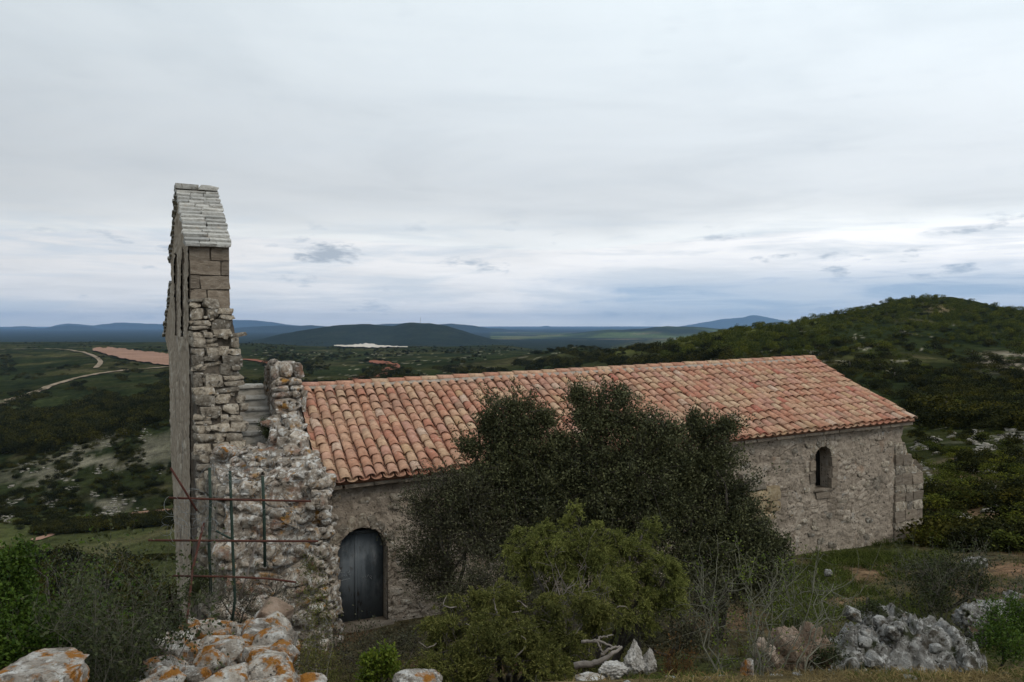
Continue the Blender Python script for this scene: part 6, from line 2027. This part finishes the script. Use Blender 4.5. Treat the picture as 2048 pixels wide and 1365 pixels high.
def scatter(name, label, pts, smin, smax, proto, seed, flat=1.0):
    """Mass of plants nobody could count: instances of one bush over given points."""
    r = np.random.default_rng(seed)
    n = len(pts)
    me = bpy.data.meshes.new(name)
    me.vertices.add(n)
    me.vertices.foreach_set('co', np.ascontiguousarray(pts, np.float32).ravel())
    set_attr(me, 'size', smin + (smax - smin) * r.random(n) ** 1.8)
    set_attr(me, 'turn', r.uniform(0, 6.28, n))
    o = link(name, me)
    tag(o, label, 'scrub', None, 'stuff')
    t = bpy.data.node_groups.new(name, 'GeometryNodeTree')
    t.interface.new_socket('Geometry', in_out='INPUT', socket_type='NodeSocketGeometry')
    t.interface.new_socket('Geometry', in_out='OUTPUT', socket_type='NodeSocketGeometry')
    gi, go = N(t, 'NodeGroupInput'), N(t, 'NodeGroupOutput')
    ip = N(t, 'GeometryNodeInstanceOnPoints')
    oi = N(t, 'GeometryNodeObjectInfo', transform_space='ORIGINAL')
    oi.inputs['Object'].default_value = proto
    oi.inputs['As Instance'].default_value = True
    a1 = N(t, 'GeometryNodeInputNamedAttribute', data_type='FLOAT'); a1.inputs[0].default_value = 'size'
    a2 = N(t, 'GeometryNodeInputNamedAttribute', data_type='FLOAT'); a2.inputs[0].default_value = 'turn'
    cr, cs_ = N(t, 'ShaderNodeCombineXYZ'), N(t, 'ShaderNodeCombineXYZ')
    t.links.new(a2.outputs[0], cr.inputs[2])
    t.links.new(a1.outputs[0], cs_.inputs[0]); t.links.new(a1.outputs[0], cs_.inputs[1])
    mm = N(t, 'ShaderNodeMath', operation='MULTIPLY'); mm.inputs[1].default_value = flat
    t.links.new(a1.outputs[0], mm.inputs[0]); t.links.new(mm.outputs[0], cs_.inputs[2])
    t.links.new(gi.outputs[0], ip.inputs['Points'])
    t.links.new(oi.outputs['Geometry'], ip.inputs['Instance'])
    t.links.new(cr.outputs[0], ip.inputs['Rotation'])
    t.links.new(cs_.outputs[0], ip.inputs['Scale'])
    t.links.new(ip.outputs[0], go.inputs[0])
    md = o.modifiers.new('scatter', 'NODES')
    md.node_group = t
    return o


def first(nm):
    return bpy.data.objects[nm]


crest = lambda px, py, r: (py > skyl(px) + 4) & (r.random(len(px)) < np.clip(1.15 - (py - skyl(px)) / 85, 0.05, 1))
scatter('hill_oaks', 'spring green oak scrub covering the upper slope of the hill', hits(3000, 1330, 2120, 590, 720, 801, 120, crest), 0.9, 2.6, OAK_P, 801)
slope = lambda px, py, r: (py > skyl(px) + 10) & (fbm(px / 60, py / 26, None, 9, 3) > -0.06)
scatter('hill_scrub', 'dark garrigue scrub on the hill behind the chapel', hits(4200, 1300, 2120, 600, 860, 802, 60, slope), 0.5, 2.0, BUSH_P, 802, 0.8)
scatter('plain_scrub', 'dark scrub over the rolling land behind the chapel roof', hits(6000, 460, 1460, 684, 790, 803, 60, lambda px, py, r: fbm(px / 70, py / 14, None, 19, 3) > -0.02), 1.2, 4.2, BUSH_Q, 803, 0.75)
scatter('plateau_scrub', 'scattered scrub on the plateau beyond the valley', hits(2400, -60, 350, 684, 830, 804, 60, lambda px, py, r: (fbm(px / 50, py / 18, None, 29, 3) > 0.0) & ~((px > 180) & (py > 696 + (px - 180) * .07) & (py < 708 + (px - 180) * 0.2))), 0.9, 3.4, BUSH_P, 804, 0.75)
scatter('valley_woods', 'dark woodland on the far side of the valley', hits(3000, -80, 345, 792, 910, 805, 100, lambda px, py, r: (py < 925 - px * 0.28 + 10 * r.normal(size=len(px))) & (py > 842 - px * 0.16 + 4 * r.normal(size=len(px)))), 1.6, 3.6, VT, 805, 0.95)
scatter('rocky_scrub', 'low bushes among bare rock on the valley slope', hits(2200, -60, 350, 850, 1060, 806, 100, lambda px, py, r: fbm(px / 34, py / 18, None, 39, 3) > 0.0), 0.6, 1.8, BUSH_Q, 806, 0.7)
hedge = lambda px, py, r: np.abs(py - (1062 - (px - 100) * 0.08)) < 9
scatter('hedge_scrub', 'dark hedge along the upper edge of the valley meadow', hits(2600, 70, 350, 1030, 1080, 807, 100, hedge), 0.9, 1.7, BUSH_P, 807, 0.9)
hedge2 = lambda px, py, r: np.abs(py - (1120 - (px - 250) * 0.02)) < 3
scatter('hedge_scrub', 'thin dark hedge across the middle of the valley meadow', hits(1500, 250, 350, 1105, 1130, 808, 100, hedge2), 0.4, 0.8, BUSH_P, 808, 0.8)
scatter('bank_woods', 'dark woods on the steep bank below the meadow', hits(1400, -80, 330, 1085, 1330, 809, 14, lambda px, py, r: py > 1105 + np.clip(px - 120, 0, 300) * 0.42), 0.8, 2.0, VT, 809)
scatter('near_scrub', 'low green scrub among pale rocks beyond the buttress', hits(1300, 1815, 2100, 790, 1110, 810, 19, lambda px, py, r: fbm(px / 40, py / 22, None, 49, 3) > 0.03), 0.2, 0.75, BUSH_Q, 810, 0.8)
scatter('olive_scrub', 'paler olive scrub between the dark bushes beyond the buttress', hits(900, 1815, 2100, 790, 1110, 814, 19, lambda px, py, r: fbm(px / 40, py / 22, None, 69, 3) > 0.05), 0.15, 0.55, OAK_P, 814, 0.7)
scatter('olive_scrub', 'paler olive scrub over the slope of the hill beyond the chapel', hits(1600, 1300, 2120, 620, 860, 815, 60, lambda px, py, r: (py > skyl(px) + 10) & (fbm(px / 70, py / 24, None, 79, 3) > 0.06)), 0.4, 1.4, OAK_P, 815, 0.7)
rk_m = lambda px, py, r: fbm(px / 26 + py / 40, py / 16, None, 59, 3) > 0.14
ROCK_P = SCREE_P
scatter('scree', 'pale limestone scree beyond the buttress', hits(5200, 1815, 2100, 840, 1080, 811, 19, rk_m), 0.05, 0.30, ROCK_P, 811, 0.6)
scatter('scree', 'bare limestone patches on the valley slope', hits(4000, -60, 350, 850, 1050, 812, 100, rk_m), 0.15, 0.7, ROCK_P, 812, 0.4)
scatter('scree', 'bare limestone on the spur behind the roof', hits(1200, 1280, 1470, 680, 735, 813, 100, rk_m), 0.3, 1.2, ROCK_P, 813, 0.4)

# aerial mast on the dark hill
mp = pt(841, 652, 4300)
mp.z = gzf(mp.x, mp.y)
mast = empty('aerial_mast', mp, 0, 'thin aerial mast on top of the dark wooded hill', 'mast')
g = Geo()
for a in range(3):
    g.tube([(2.2 * math.cos(a * 2.09), 2.2 * math.sin(a * 2.09), -3), (0.5 * math.cos(a * 2.09), 0.5 * math.sin(a * 2.09), 26)], 0.35, 4)
g.build('lattice', M['wire'], mast)
g = Geo(); g.tube([(0, 0, 24), (0, 0, 34)], 0.25, 4); g.build('aerial', M['wire'], mast)

# ------------------------------------------------------------------ haze
g = Geo()
g.box(-26000, 26000, -400, 31000, -470, 400)
hz = g.build('haze', None)
hz['kind'] = 'stuff'
hz['label'] = 'blue haze over the far hills'
hz['category'] = 'haze'
mh = bpy.data.materials.new('haze')
mh.use_nodes = True
t = mh.node_tree
t.nodes.clear()
out = N(t, 'ShaderNodeOutputMaterial')
pv = N(t, 'ShaderNodeVolumePrincipled')
pv.inputs['Color'].default_value = (0.34, 0.56, 0.92, 1)
pv.inputs['Density'].default_value = 0.000034
pv.inputs['Anisotropy'].default_value = 0.0
t.links.new(pv.outputs[0], out.inputs['Volume'])
hz.data.materials.append(mh)
